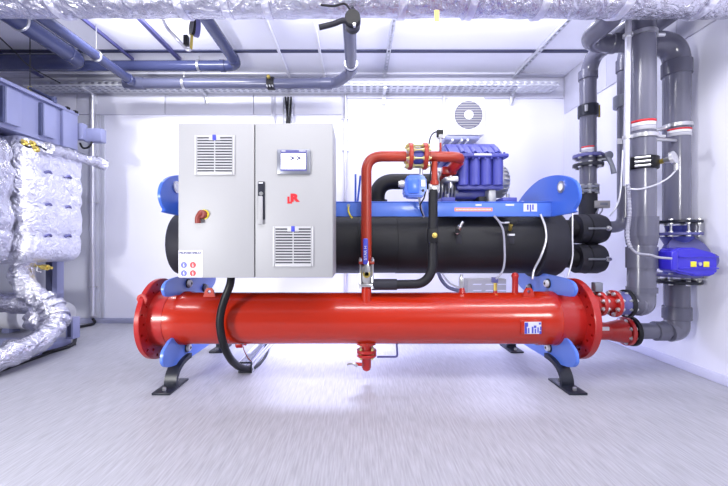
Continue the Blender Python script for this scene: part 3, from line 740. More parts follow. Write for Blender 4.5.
# ------------------------------------------------------------------ sensors on red vessel
A(3.6)
T = Thing('vent_valve', 'silver vent valve on a red stub on the red vessel, left of the beige box', 'valve', P(462, 293, 3.6))
T.part('stub', lathe(B(), P(462, 294.5, 3.6), (0, 0, 1), [(0, .028), (.035, .02), (.05, .016)], 20), 'redflange')
T.part('body', box(B(), P(459.5, 288.5, 3.585), P(464, 277, 3.585)+Vector((0, .03, 0)), .005), 'steel')
T.part('cap', cyl(B(), P(461.7, 277, 3.6), P(461.7, 274.5, 3.6), .012), 'steel')
T = Thing('level_sensor', 'brass sensor with a blue plug on the red vessel in front of the beige box', 'sensor', P(495.5, 293, 3.6))
T.part('stub', lathe(B(), P(495.3, 294.5, 3.6), (0, 0, 1), [(0, .018), (.03, .014)], 20), 'redflange')
T.part('body', cyl(B(), P(495.3, 290.5, 3.6), P(495.3, 283, 3.6), .013, seg=12), 'brass')
T.part('plug', box(B(), P(492.5, 283, 3.585), P(498.5, 277.5, 3.585)+Vector((0, .03, 0)), .005), 'steelblue')
A()
T = Thing('wall_box', 'beige box with slanted pressed lines seen between the two vessels', 'electrical box', P(487, 293, 6.0))
q0 = P(467.5, 296, 5.85); q1 = P(506.5, 279, 5.85)
wb = T.part('casing', box(B(), (q0.x, 5.85, q0.z), (q1.x, 6.058, q1.z), .01), 'cream')
for k in range(6):
    xx = q0.x+.06+.15*(k % 3); zz = q0.z+.06+.075*(k//3)
    T.part('pressed_line', prism(B(), [(xx, zz), (xx+.10, zz), (xx+.115, zz+.012), (xx+.015, zz+.012)], 'Y', 5.846, 5.852), 'band', wb)
solo('loop_cable', tube(B(), spline([P(436, 262, 3.85), P(440, 277, 3.85), P(448, 287, 3.8), P(460, 291, 3.72)], 7), .014, 10), 'bcable', 'blue-grey cable curving down behind the black insulated line to the vent valve', 'cable')
solo('loop_cable', tube(B(), spline([P(438.5, 262, 3.88), P(443, 275, 3.88), P(451, 284, 3.85), P(460, 288, 3.78)], 7), .009, 10), 'conduit', 'pale thin cable beside the blue-grey cable behind the black insulated line', 'cable')

# ------------------------------------------------------------------ control cabinet
T = Thing('control_cabinet', 'large light grey two-door control cabinet hung in front of the vessels', 'cabinet', (-.634, 3.2, .787))
cx0, cx1, cz0, cz1, cy = -1.112, -.156, .784, 1.742, 3.0
T.part('body', box(B(), (cx0, cy+.018, cz0), (cx1, 3.45, cz1), .006), 'cab')
xs = (254.7-U0)*3/F
d1 = T.part('door', box(B(), (cx0, cy, cz0+.001), (xs-.003, cy+.016, cz1-.001), .004), 'cab')
d2 = T.part('door', box(B(), (xs+.003, cy, cz0+.001), (cx1, cy+.016, cz1-.001), .004), 'cab')
T.part('door_seal', box(B(), (cx0+.01, cy+.014, cz0+.008), (cx1-.01, cy+.02, cz1-.008)), 'black')
for xx in (-1.0, -.28):
    T.part('mounting_arm', box(B(), (xx-.03, 3.44, 1.21), (xx+.03, 3.601, 1.29), .003), 'blue')
def grille(pxa, pxb, pya, pyb, door):
    a = P(pxa, pyb, cy); e = P(pxb, pya, cy)
    g = T.part('vent_grille', box(B(), (a.x, cy-.014, a.z), (e.x, cy+.002, e.z), .005), 'cabw', door, label='white slatted vent grille')
    return a, e
def grille3(pxa, pxb, pya, pyb):
    a = P(pxa, pyb, cy); e = P(pxb, pya, cy)
    b = B(); fw = .016
    box(b, (a.x, cy-.012, a.z), (a.x+fw, cy+.001, e.z), .002); box(b, (e.x-fw, cy-.012, a.z), (e.x, cy+.001, e.z), .002)
    box(b, (a.x+fw*.5, cy-.012, a.z), (e.x-fw*.5, cy+.001, a.z+.012), .002); box(b, (a.x+fw*.5, cy-.012, e.z-.012), (e.x-fw*.5, cy+.001, e.z), .002)
    box(b, ((a.x+e.x)/2-.003, cy-.010, a.z), ((a.x+e.x)/2+.003, cy, e.z))
    n = 13; hh = (e.z-a.z-.024)/n
    for i in range(n):
        z = a.z+.012+hh*i
        prism(b, [(cy-.012, z), (cy-.001, z+.05*hh), (cy-.001, z+.42*hh), (cy-.012, z+.46*hh)], 'X', a.x+fw*.6, e.x-fw*.6)
    g = T.part('vent_grille', b, 'cabw', label='white slatted vent grille')
    T.part('filter_mesh', box(B(), (a.x+.01, cy-.0025, a.z+.01), (e.x-.01, cy-.0008, e.z-.01)), 'slot', g)
    T.part('grille_tab', box(B(), ((a.x+e.x)/2-.035, cy-.014, e.z-.032), ((a.x+e.x)/2+.035, cy-.008, e.z+.0), .002), 'cabw', g)
    T.part('emblem', box(B(), ((a.x+e.x)/2-.011, cy-.018, e.z-.032), ((a.x+e.x)/2+.011, cy-.012, e.z+.002), .004), 'blueprint', g, label='small blue badge')
grille3(195, 235, 135.5, 175); grille3(273, 313.5, 226.5, 266.5)
# screen
a = P(277.3, 174.5, cy); e = P(310.8, 149.5, cy)
sb = T.part('display', box(B(), (a.x, cy-.018, a.z), (e.x, cy+.002, e.z), .006), 'bezel')
a2 = P(281, 171.5, cy); e2 = P(307, 150.7, cy)
T.part('display_face', box(B(), (a2.x, cy-.0195, a2.z), (e2.x, cy-.016, e2.z)), 'steelblue', sb)
a3 = P(281.5, 169.5, cy); e3 = P(306, 154, cy)
T.part('screen', box(B(), (a3.x, cy-.0205, a3.z), (e3.x, cy-.018, e3.z)), 'screen', sb, label='bright white lit touch screen')
T.part('screen_text', text_bm('> >', .046, P(295.5, 158.5, cy-.023), (1, 0, 0), (0, 0, 1), bold=True), 'dk', sb)
b = B(); 
for (xa, xb) in ((282, 286), (299.5, 306)):
    q = P(xa, 152, cy); r = P(xb, 151.2, cy); box(b, (q.x, cy-.0205, q.z), (r.x, cy-.019, r.z))
T.part('display_print', b, 'paper', sb)
# logo
c1 = P(294.3, 198.5, cy)
b = text_bm('R', .062, (c1.x, cy-.001, c1.z+.002), (1, 0, 0), (0, 0, 1), bold=True)
for v in b.verts: v.co.x = c1.x+(v.co.x-c1.x)*1.25
merge(b, text_bm('L', .052, (c1.x-.030, cy-.001, c1.z-.012), (1, 0, 0), (0, 0, 1), bold=True))
T.part('logo', b, 'redprint', label='red letters on the right door')
# handle
a = P(258, 224.5, cy); e = P(265, 181.5, cy)
hp = T.part('handle', box(B(), (a.x, cy-.010, a.z+.03), (e.x, cy+.002, e.z), .004), 'legblack')
T.part('handle_grip', box(B(), (a.x+.004, cy-.026, a.z), (e.x-.010, cy-.008, a.z+.175), .005), 'cab', hp)
T.part('lock', cyl(B(), (a.x+.022, cy-.018, a.z+.19), (a.x+.022, cy-.008, a.z+.19), .012), 'steel', hp)
T.part('handle_mark', box(B(), (a.x+.006, cy-.012, e.z-.014), (a.x+.032, cy-.0095, e.z-.006)), 'paper', hp)
# rotary switch
c = P(203.5, 214.5, cy)
kb = T.part('switch_base', lathe(B(), (c.x+.005, cy, c.z), (0, -1, 0), [(0, .030), (.008, .030), (.010, .024)], 28), 'yellow', label='yellow ring of the main switch')
b = B(); lathe(b, (c.x-.001, cy-.008, c.z), (0, -1, 0), [(0, .028), (.03, .026), (.036, .02)], 28)
tube(b, spline([(c.x, cy-.030, c.z+.002), (c.x-.014, cy-.034, c.z-.004), (c.x-.024, cy-.034, c.z-.025), (c.x-.024, cy-.033, c.z-.055)], 5), .0165, 14)
T.part('switch_handle', b, 'handle', kb, label='worn red rotary main switch')
# certificate sticker
a = P(178.6, 277.3, cy); e = P(202.5, 250.3, cy)
st = T.part('certificate_sticker', box(B(), (a.x, cy-.0015, a.z), (e.x, cy+.001, e.z)), 'paper', label='white inspection sticker with two blue and two red round seals')
T.part('sticker_heading', text_bm('PRÜFZERTIFIKAT', .0182, ((a.x+e.x)/2, cy-.002, e.z-.017), (1, 0, 0), (0, 0, 1), bold=True), 'dk', st)
for i, w in enumerate((.13, .12, .06)): T.part('text_line', box(B(), (a.x+.008, cy-.0022, e.z-.036-.007*i), (a.x+.008+w*.9, cy-.001, e.z-.034-.007*i)), 'greyprint', st)
T.part('text_line', box(B(), (a.x+.112, cy-.0022, a.z+.012), (a.x+.142, cy-.001, a.z+.015)), 'greyprint', st)
for (px, py, m) in ((184, 265, 'blueprint'), (193, 265, 'redprint'), (184, 273.2, 'blueprint'), (193, 273.2, 'redprint')):
    c = P(px, py, cy)
    s_ = T.part('seal', cyl(B(), (c.x, cy-.0028, c.z), (c.x, cy-.001, c.z), .0195, seg=32), m, st)
    T.part('seal_mark', text_bm('§', .024, (c.x, cy-.0032, c.z), (1, 0, 0), (0, 0, 1)), 'paper', st)

# black main cable from the cabinet to the floor tray
solo('power_cable', tube(B(), spline([P(231.5, 274, 3.3), P(230, 285, 3.26), P(225, 298, 3.25), P(221, 312, 3.25), P(220, 326, 3.25), P(223.5, 344, 3.28), P(230, 358, 3.40), P(238, 366, 3.58), P(247, 369, 3.72), P(255, 366, 3.90), P(262, 361, 4.15), (-.85, 4.6, .05)], 8),
     .026, 16), 'black', 'thick black cable looping from the cabinet bottom into the floor tray', 'cable')

# floor tray
T = Thing('floor_tray', 'perforated metal cable tray on the floor running back under the red vessel', 'cable tray', (-.87, 4.8, 0))
tx0, tx1, ty0, ty1 = -.92, -.815, 3.73, 6.02
n = 45; dy = (ty1-ty0)/n
for xx in (tx0, tx1):
    T.part('tray_side', perf(B(), (xx, ty0, .002), (0, 1, 0), (0, 0, 1), n, 2, dy, .042, .55, .45), 'galv')
T.part('tray_bottom', perf(B(), (tx0, ty0, .004), (0, 1, 0), (1, 0, 0), n, 3, dy, .035, .5, .5), 'galv')
b = B(); box(b, (tx0, ty0-.006, .002), (tx1, ty0, .014)); box(b, (tx0, ty0-.006, .074), (tx1, ty0, .086)); box(b, (tx0, ty0-.006, .014), (tx0+.01, ty0, .074)); box(b, (tx1-.01, ty0-.006, .014), (tx1, ty0, .074))
T.part('tray_end', b, 'legblack')
for k in range(3):
    T.part('cable', tube(B(), spline([(tx0+.03+.022*k+.006*math.sin(i*2+k), ty0+.03+.37*i, .02+.013*(k % 2)) for i in range(7)], 5), .011, 8), 'cable' if k else 'bcable')
T.part('tray_cover', box(B(), (tx0-.002, 4.0, .085), (tx0+.03, ty1, .088)), 'galv')

# ------------------------------------------------------------------ water connections on the right
YL = 3.7
A(YL)
# lower outlet
T = Thing('water_outlet', 'lower red flanged water connection on the right end of the red vessel', 'pipe connection', (1.9, YL, .30))
zl = P(640, 331, YL).z
T.part('pipe', cyl(B(), (1.61, YL, zl), (2.04, YL, zl), .066), 'redflange')
T.part('reducer', lathe(B(), (1.90, YL, zl), (1, 0, 0), [(0, .066), (.12, .092)], 36), 'redflange')
flange(T, (2.04, YL, zl), (1, 0, 0), .108, .03, 8, br=.016)
flange(T, (2.082, YL, zl), (1, 0, 0), .112, .03, 8, m='black', br=.012, bolts=False, name='backing_ring')
T.part('label', box(B(), (1.80, YL-.068, zl+.02), (1.87, YL-.055, zl+.045)), 'paper')
YU = 3.42
A(YU)
zu = P(620, 303.5, YU).z
T = Thing('water_inlet', 'upper red flanged water connection with black rubber joint on the red vessel end', 'pipe connection', (1.9, YU, .45))
T.part('pipe', cyl(B(), (1.59, YU, zu), (1.70, YU, zu), .062), 'redflange')
flange(T, (1.70, YU, zu), (1, 0, 0), .088, .024, 8, br=.016)
T.part('pipe_spool', cyl(B(), (1.70, YU, zu), (1.80, YU, zu), .055), 'redflange')
flange(T, (1.80, YU, zu), (1, 0, 0), .094, .024, 8, br=.016)
T.part('rubber_joint', lathe(B(), (1.815, YU, zu), (1, 0, 0), [(0, .085), (.01, .082), (.03, .075), (.055, .082), (.065, .085)], 40), 'steelblue')
flange(T, (1.89, YU, zu), (1, 0, 0), .098, .026, 8, m='black', name='backing_ring', br=.012)
T.part('top_box', box(B(), (1.655, YU-.03, zu+.085), (1.71, YU+.02, zu+.15), .006), 'bezel')
A()
# riser A (front big one)
YA = 3.42
XA_ = (641.5-U0)*YA/F; AR = .084; XB0 = (676.6-U0)*YL/F
T = Thing('riser_pipe', 'thick grey riser pipe with a black clamp and dial thermometer at the right', 'pipe', (XA_, YA, zu), 'grey riser pipes')
T.part('pipe', tube(B(), fillet([(1.96, YU, zu), (XA_-.005, YU, zu), (XA_, YA, zu+.25), (XA_, YA, 3.05)], .12, 12), AR, 36), 'pvc')
T.part('inlet_pipe', lathe(B(), (1.90, YU, zu), (1, 0, 0), [(0, .065), (.04, .068), (.08, .086)], 32), 'pvcs')
def zof(py, Y): return EYE-(py-V0)*depth(Y)/(F*K)
for (ya, yb, ra, rb) in ((217, 236, .097, .097), (236, 245, .097, .088), (247, 268, .093, .093), (287, 292, .092, .092)):
    T.part('socket', lathe(B(), (XA_, YA, zof(yb, YA)), (0, 0, 1), [(0, rb), (zof(ya, YA)-zof(yb, YA), ra)], 40), 'pvcs')
def sticker(T, px0, px1, py0, py1, X, Y, r):
    a = P(px0, py1, Y-r); e = P(px1, py0, Y-r)
    # curved label hugging the pipe
    def shell(z0, z1, off, m, par=None):
        b = B(); hw = (e.x-a.x)/2; cxx = (a.x+e.x)/2; t0 = math.asin(max(-.98, min(.98, (cxx-hw-X)/(r+.004)))); t1 = math.asin(max(-.98, min(.98, (cxx+hw-X)/(r+.004))))
        for rr_ in (0,):
            vs = []
            for i in range(13):
                t = t0+(t1-t0)*i/12
                q = Vector((X+math.sin(t)*(r+off), K*Y-math.cos(t)*(r+off), 0))
                vs.append((b.verts.new((q.x, q.y, z0)), b.verts.new((q.x, q.y, z1))))
            for p_, q_ in zip(vs, vs[1:]): b.faces.new((p_[0], q_[0], q_[1], p_[1]))
        o = T.part('label' if par is None else 'label_stripe', b, m, par); md = o.modifiers.new('s', 'SOLIDIFY'); md.thickness = .001
        return o
    lb = shell(a.z, e.z, .002, 'paper'); lb['label'] = 'white pipe label with a red stripe'
    h = e.z-a.z
    shell(e.z-h*.22, e.z, .0035, 'redprint', lb)
    shell(a.z+h*.35, a.z+h*.45, .0035, 'greyprint', lb)
sticker(T, 632, 655, 119.5, 129.5, XA_, YA, AR)
for py in (36, 137):
    z = zof(py, YA)
    cl = T.part('ring_clamp', lathe(B(), (XA_, YA, z-.014), (-.0, 0, 1), [(0, .088), (0, .093), (.026, .093), (.026, .088)], 40), 'steel')
    T.part('clamp_screw', cyl(B(), (XA_+.10, YA-.02, z), (XA_+.15, YA-.02, z), .012, seg=8), 'steel', cl)
    if py > 100: T.part('clamp_rod', cyl(B(), (XA_+.05, YA+.06, z), (XB0-.02, YL-.06, z+.02), .012, seg=8), 'steel', cl)
z = zof(164, YA)
bc = T.part('tapping_clamp', lathe(B(), (XA_, YA, z-.043), (0, 0, 1), [(0, .094), (.006, .100), (.080, .100), (.086, .094)], 40), 'black')
for k in range(3):
    zz = z-.028+.028*k
    A(YA); T.part('bolt', tube(B(), [(XA_-.09, YA-.055, zz), (XA_-.02, YA-.104, zz)], .009, 8), 'steel', bc); A()
T = Thing('dial_thermometer', 'silver dial thermometer sticking out of the thick riser pipe', 'thermometer', (XA_+.1, YA-.12, z))
a = Vector((XA_+.07, YA-.085, z)); e_ = P(675, 158, 3.2)
T.part('stem', tube(B(), [a, a.lerp(e_, .45)], .017, 12), 'brass')
T.part('body', tube(B(), [a.lerp(e_, .4), e_], [.019, .026], 16), 'steel')
T.part('dial', lathe(B(), e_+Vector((-.01, .02, 0)), (.35, -.85, .15), [(0, .045), (.025, .045), (.03, .036)], 32), 'steel')
T.part('cable_gland', cyl(B(), P(676, 164, 3.18), P(676, 170, 3.18), .014), 'steel')
T.part('signal_wire', tube(B(), spline([P(676, 170, 3.18), P(668, 178, 3.18), P(655, 185, 3.18), P(640, 189, 3.18), P(630, 189, 3.2)], 6), .0055, 8), 'conduit')
# riser B (right)
XB_ = (676.6-U0)*YL/F
T = Thing('riser_pipe', 'right-hand grey riser pipe above the vivid blue valve actuator', 'pipe', (XB_, YL, .9), 'grey riser pipes')
zt = EYE+199.5*YL/F; xe = (583-U0)*YL/F
zf1 = zof(221, YL)
T.part('pipe', tube(B(), fillet([(XB_, YL, zf1-.01), (XB_, YL, zt), (XB_-.30, YL, zt)], .16, 12), .086, 36), 'pvc')
T.part('cross_pipe', tube(B(), fillet([(XB_-.27, YL, zt), (xe, YL, zt), (xe, 3.28, zt), (xe, 3.25, H-.03)], [.19, .03], 12), .066, 36), 'pvc')
T.part('socket', chamf(B(), (XB_, YL, zt-.25), (XB_, YL, zt-.14), .095, .005), 'pvcs')
T.part('socket', chamf(B(), (XB_-.30, YL, zt), (XB_-.20, YL, zt), .092, .005), 'pvcs')
T.part('socket', chamf(B(), (xe+.20, YL, zt), (xe+.25, YL, zt), .073, .005), 'pvcs')
sticker(T, 671.5, 692, 128, 135.5, XB_, YL, .085)
z = zof(127, YL)
cl = T.part('ring_clamp', lathe(B(), (XB_, YL, z-.012), (0, 0, 1), [(0, .087), (0, .096), (.026, .096), (.026, .087)], 40), 'steel')
T.part('clamp_rod', cyl(B(), (XB_+.05, YL+.05, z), (XR, YL+.12, z), .01, seg=8), 'steel', cl)
T.part('clamp_screw', cyl(B(), (XB_-.19, YL-.02, z-.03), (XB_-.08, YL-.02, z-.01), .012, seg=8), 'steel', cl)
# valve assembly
A(YL)
T = Thing('butterfly_valve', 'blue-grey flanged valve body between two dark flanges on the right riser', 'valve', (XB_, YL, zof(283, YL)))
for (py, m) in ((222, 'legblack'), (234, 'steelblue'), (275, 'steelblue'), (281.5, 'legblack')):
    f = flange(T, (XB_, YL, zof(py, YL)), (0, 0, 1), .150, .020, 8, m=m, br=.014, bl=.03, pcd=.85, ph=.2)
T.part('neck', lathe(B(), (XB_, YL, zof(235, YL)), (0, 0, 1), [(0, .08), (.03, .06), (.07, .075)], 32), 'cblue')
for k in range(8):
    t = 2*PI*(k+.5)/8+.2
    T.part('tie_rod', cyl(B(), (XB_+.1275*math.cos(t), YL+.1275*math.sin(t), zof(236, YL)), (XB_+.1275*math.cos(t), YL+.1275*math.sin(t), zof(220, YL)), .007, seg=8), 'steel')
T.part('body', lathe(B(), (XB_, YL, zof(276, YL)), (0, 0, 1), [(0, .10), (.04, .075), (.10, .105), (.17, .105), (.24, .075), (.30, .105)], 36), 'cblue')
b = B(); cc = Vector((XB_-.005, YL-.10, zof(253, YL-.1)))
lathe(b, cc, (-.12, -1, .55), [(0, .135), (.022, .135)], 40)
T.part('bonnet_flange', b, 'steelblue')
T.part('bonnet', lathe(B(), cc, (-.12, -1, .55), [(-.09, .07), (.0, .09)], 32), 'cblue')
# actuator
A(3.22)
T = Thing('valve_actuator', 'vivid blue rounded actuator box with two yellow squares on the right riser', 'actuator', P(695, 277, 3.3))
Yv = 3.22
q0 = P(671.5, 276.5, Yv); q1 = P(718.5, 247.5, Yv)
zc = (q0.z+q1.z)/2
pol = [(q0.x, q0.z+.04), (q0.x+.05, q0.z+.022), (q0.x+.16, q0.z), (q1.x-.05, q0.z+.002), (q1.x-.005, q0.z+.02), (q1.x, q0.z+.04), (q1.x-.002, zc), (q1.x, q1.z-.055), (q1.x-.03, q1.z-.035), (q0.x+.15, q1.z), (q0.x+.05, q1.z-.004), (q0.x, q1.z-.02)]
hb = T.part('housing', prism(B(), pol, 'Y', Yv, 3.34, .012), 'vblue')
T.part('side_cover', box(B(), (q0.x-.004, Yv-.006, q0.z+.04), (q0.x+.045, 3.33, q1.z-.022), .012, 3), 'vblue')
for zz in (q0.z+.055, q1.z-.062):
    T.part('rib', box(B(), (q0.x+.045, Yv-.008, zz-.005), (q1.x-.002, Yv+.01, zz+.005), .003), 'vblue')
for px in (693.2, 706): 
    c = P(px, 264.2, Yv)
    y_ = T.part('yellow_insert', box(B(), (c.x-.018, Yv-.006, c.z-.018), (c.x+.018, Yv+.004, c.z+.018), .002), 'yellow')
c = P(699.5, 264, Yv); T.part('screw', cyl(B(), (c.x, Yv-.006, c.z), (c.x, Yv+.01, c.z), .012), 'steel')
T.part('mounting_neck', cyl(B(), (XB_+.02, 3.32, zof(260, 3.4)), (XB_+.02, 3.62, zof(257, 3.5)), .05), 'steelblue')
A()
# lower leg of riser B
T = Thing('lower_pipe', 'grey pipe elbow joining the lower red flange to the right riser valve', 'pipe', (XB_, YL, zl-.08))
T.part('pipe', tube(B(), fillet([(2.09, YL, zl), (XB_-.02, YL, zl), (XB_-.02, YL, zl+.2)], .10, 12), .060, 32), 'pvc')
T.part('riser', tube(B(), fillet([(XB_-.07, YL, zl+.0), (XB_, YL, zl+.01), (XB_, YL, zof(284, YL))], .07, 10), .080, 36), 'pvc')
T.part('socket', chamf(B(), (XB_, YL, zl+.09), (XB_, YL, zl+.19), .09, .004), 'pvcs')
T.part('socket', chamf(B(), (XB_-.17, YL, zl), (XB_-.09, YL, zl), .073, .004), 'pvcs')
# thin conduit in front of riser A and its flexible hose
T = Thing('conduit', 'bright thin conduit in front of the thick grey riser, ending in a flexible hose', 'conduit', (1.8, 3.28, 1.4))
Xc = (626.5-U0)*3.28/F
T.part('tube', cyl(B(), (Xc+.02, 3.28, 3.06), (Xc-.002, 3.28, zof(186, 3.28)), .0185), 'conduit')
pts = spline([P(628, 184, 3.24), P(629, 200, 3.24), P(629.5, 215, 3.24), P(627.5, 232, 3.24), P(629.5, 245, 3.22), P(637, 253, 3.20), P(650, 255, 3.18), P(659, 257.5, 3.16), P(672, 258.5, 3.12)], 14)
hose = dense(pts[:60], .004); rr = [.0115+.003*math.sin(i*1.9) for i in range(len(hose))]
T.part('flexible_hose', tube(B(), hose, rr, 12), 'cable', ang=60)
T.part('hose_tail', tube(B(), pts[58:], .008, 12), 'cable')
for py in (37, 139):
    z = zof(py, 3.28); T.part('clip', lathe(B(), (Xc+.008, 3.28, z), (0, 0, 1), [(0, .030), (.02, .030)], 20), 'steel')
# far risers (chilled water)
YC = 4.3
XC_ = (588-U0)*YC/F
T = Thing('riser_pipe', 'far left grey riser pipe with a lever-valve flange behind the blue oval plate', 'pipe', (XC_, YC, 1.1), 'grey riser pipes')
zct = zof(60, YC)
T.part('pipe', tube(B(), fillet([(XC_, YC, 1.16), (XC_, YC, zct), (XC_, 2.9+.35, zct)], .20, 12), .066, 32), 'pvc')
T.part('socket', chamf(B(), (XC_, YC, zof(80, YC)), (XC_, YC, zof(71, YC)), .076, .004), 'pvcs')
bc = T.part('pipe_clamp', lathe(B(), (XC_, YC, zof(117, YC)), (0, 0, 1), [(0, .08), (.10, .08)], 36), 'legblack')
A(YC); T.part('clamp_bolt', tube(B(), [(XC_+.085, YC-.02, zof(118, YC)), (XC_+.085, YC-.02, zof(106, YC))], .010, 8), 'brass', bc)
T.part('clamp_bolt', tube(B(), [(XC_-.06, YC-.07, zof(114, YC)), (XC_-.06, YC-.07, zof(108, YC))], .012, 8), 'steel', bc); A()
sticker(T, 579.5, 593, 146, 152, XC_, YC, .066)
for py, R_, m in ((156.5, .12, 'steelblue'), (165.5, .12, 'legblack'), (187.5, .085, 'bezel'), (191.5, .085, 'bezel')):
    flange(T, (XC_, YC, zof(py, YC)), (0, 0, 1), R_, .028, 8, m=m, br=.016, bl=.04, pcd=.85)
T.part('lower_sleeve', cyl(B(), (XC_, YC, zof(192, YC)), (XC_, YC, 1.12), .072), 'rubber2')
T = Thing('shutoff_lever', 'grey shut-off lever beside the far left riser flange', 'valve lever', P(608, 170, 4.25))
T.part('shaft', cyl(B(), (XC_+.06, YC-.02, zof(160, YC)), P(607, 159, 4.2), .018), 'bezel')
T.part('hub', chamf(B(), P(608, 155.5, 4.2)+Vector((0, -.03, 0)), P(608, 155.5, 4.2)+Vector((0, .02, 0)), .035, .006), 'bezel')
T.part('lever', tube(B(), [P(608, 157, 4.18), P(612, 165, 4.17), P(614, 173.5, 4.16)], [.020, .017, .022], 10), 'bezel')
YD = 4.35
XD_ = (624-U0)*YD/F
T = Thing('riser_pipe', 'narrow grey riser pipe half hidden behind the bright thin conduit', 'pipe', (XD_, YD, 1.1), 'grey riser pipes')
T.part('pipe', tube(B(), fillet([(XC_+.02, YD, zof(227, YD)), (XD_, YD, zof(227, YD)), (XD_, YD, zof(50, YD)), (XD_, 3.4, zof(50, YD))], .10, 10), .053, 28), 'pvc')
T.part('socket', chamf(B(), (XD_, YD, zof(72, YD)), (XD_, YD, zof(60, YD)), .063, .004), 'pvcs')
T.part('pipe_clamp', chamf(B(), (XD_-.01, YD, zof(108, YD)), (XD_-.01, YD, zof(96, YD)), .075, .004), 'bezel')
T.part('label', box(B(), P(617.5, 144, 4.28), P(622.5, 138.5, 4.28)+Vector((0, .004, 0))), 'paper')
# black insulated water boxes
for (py, x1, lab) in ((229, 614.5, 'upper of two stubby black insulated cylinders at the evaporator end'),
                    (258.5, 612.5, 'lower of two stubby black insulated cylinders at the evaporator end')):
    Y = 3.95; A(Y); c = P(575, py, Y); X1 = (x1-U0)*Y/F*.962
    T = Thing('insulated_coupling', lab, 'insulated pipe joint', (1.9, Y, c.z-.12), 'insulated couplings beside the evaporator')
    T.part('neck', cyl(B(), (1.60, Y, c.z+(0 if py < 240 else .0)), (1.79, Y, c.z), .075), 'rubber')
    T.part('foam_jacket', lathe(B(), (1.76, Y, c.z), (1, 0, 0), [(0, .07), (.005, .118), (X1-1.76-.06, .122), (X1-1.76-.02, .108), (X1-1.76, .075), (X1-1.76+.004, .03)], 48), 'rubber2')
    T.part('seam', lathe(B(), (1.84, Y, c.z), (1, 0, 0), [(0, .1235), (.006, .1235)], 48), 'black')
    ln = T.part('latch', box(B(), (1.80, Y-.128, c.z-.008), (1.95, Y-.118, c.z+.008), .002), 'bezel')
    T.part('latch_bolt', lathe(B(), (1.955, Y-.115, c.z), (0, -1, 0), [(0, .02), (.012, .02), (.014, .012), (.03, .012)], 16), 'steel', ln)
A()
# heat meter
T = Thing('heat_meter', 'small grey meter box with a display on the far left riser', 'meter', P(603, 209, 4.2))
q0 = P(595.5, 208, 4.18); q1 = P(610.5, 200.5, 4.18)
hm = T.part('housing', box(B(), (q0.x, 4.18, q0.z), (q1.x, 4.24, q1.z), .004), 'cream')
T.part('display', box(B(), (q0.x+.04, 4.177, q0.z+.025), (q1.x-.025, 4.182, q1.z-.018)), 'bezel', hm)
T.part('bracket', box(B(), (XC_+.04, 4.22, q0.z+.01), (q1.x-.03, 4.30, q1.z-.01)), 'bezel')
for xx in (598, 602.5): T.part('cable', tube(B(), spline([P(xx, 208, 4.2), P(xx-.5, 211, 4.2), P(xx-3, 214, 4.22)], 4), .006, 8), 'cable')
solo('signal_cable', tube(B(), spline([P(623, 150, 4.15), P(621.5, 175, 4.12), P(620, 195, 4.12), P(616, 207, 4.12), P(609.5, 216, 4.15)], 6), .007, 8), 'conduit', 'pale cable hanging between the thin conduit and the heat meter', 'cable')

LEFT0 = set(C.objects)
# ------------------------------------------------------------------ left: air unit and foil-wrapped exchanger
T = Thing('air_unit', 'blue-grey sheet-metal air unit box along the upper left edge', 'air unit', (-2.6, 3.1, 1.75))
XU = -2.3; z0u, z1u = 1.755, 2.055
def shear(b, y0, y1, s): return b
pb = T.part('casing', box(B(), (-2.95, 2.35, z0u), (XU-.02, 3.98, z1u), .006), 'panel')
T.part('top_edge', box(B(), (-2.97, 2.34, z1u-.012), (XU+.004, 3.99, z1u+.012), .003), 'panel')
# removable panels seen on the right side
for (xa, xb) in ((5, 20), (43, 55), (-60, -8)):
    ya = F*(-XU)/(U0-xa); yb = F*(-XU)/(U0-xb)
    pc = T.part('access_panel', box(B(), (XU-.03, ya, z0u+.03), (XU+.012, yb, z1u-.035), .004), 'panel')
    T.part('panel_edge', box(B(), (XU-.02, ya-.022, z0u+.03), (XU+.002, ya-.001, z1u-.035)), 'paneld', pc)
T.part('end_panel', box(B(), (XU-.02, 3.78, z0u+.004), (XU+.004, 3.975, z1u-.014), .003), 'panel')
for yy in (3.82, 3.93): T.part('clip', box(B(), (XU-.01, yy, z1u+.004), (XU+.012, yy+.04, z1u+.022), .002), 'black')
T.part('stand', box(B(), (-2.90, 2.6, .2075), (-2.84, 2.66, z0u)), 'panel')
T.part('stand', box(B(), (-2.90, 3.75, .2075), (-2.84, 3.81, z0u)), 'panel')
T = Thing('junction_box', 'small grey junction box at the right end of the air unit', 'junction box', P(93, 140, 4.05))
q0 = P(83.5, 141.5, 4.05); q1 = P(101, 128, 4.05)
T.part('housing', box(B(), (q0.x, 4.05, q0.z), (q1.x, 4.14, q1.z), .005), 'panel')
T.part('mounting_plate', box(B(), (XU-.05, 4.0, q0.z+.01), (q0.x+.02, 4.08, q1.z+.03), .004), 'panel')
T.part('cable', tube(B(), spline([P(80, 143, 4.04), P(83, 148, 4.04), P(89, 147, 4.04), P(92, 142, 4.06)], 5), .008, 8), 'black')

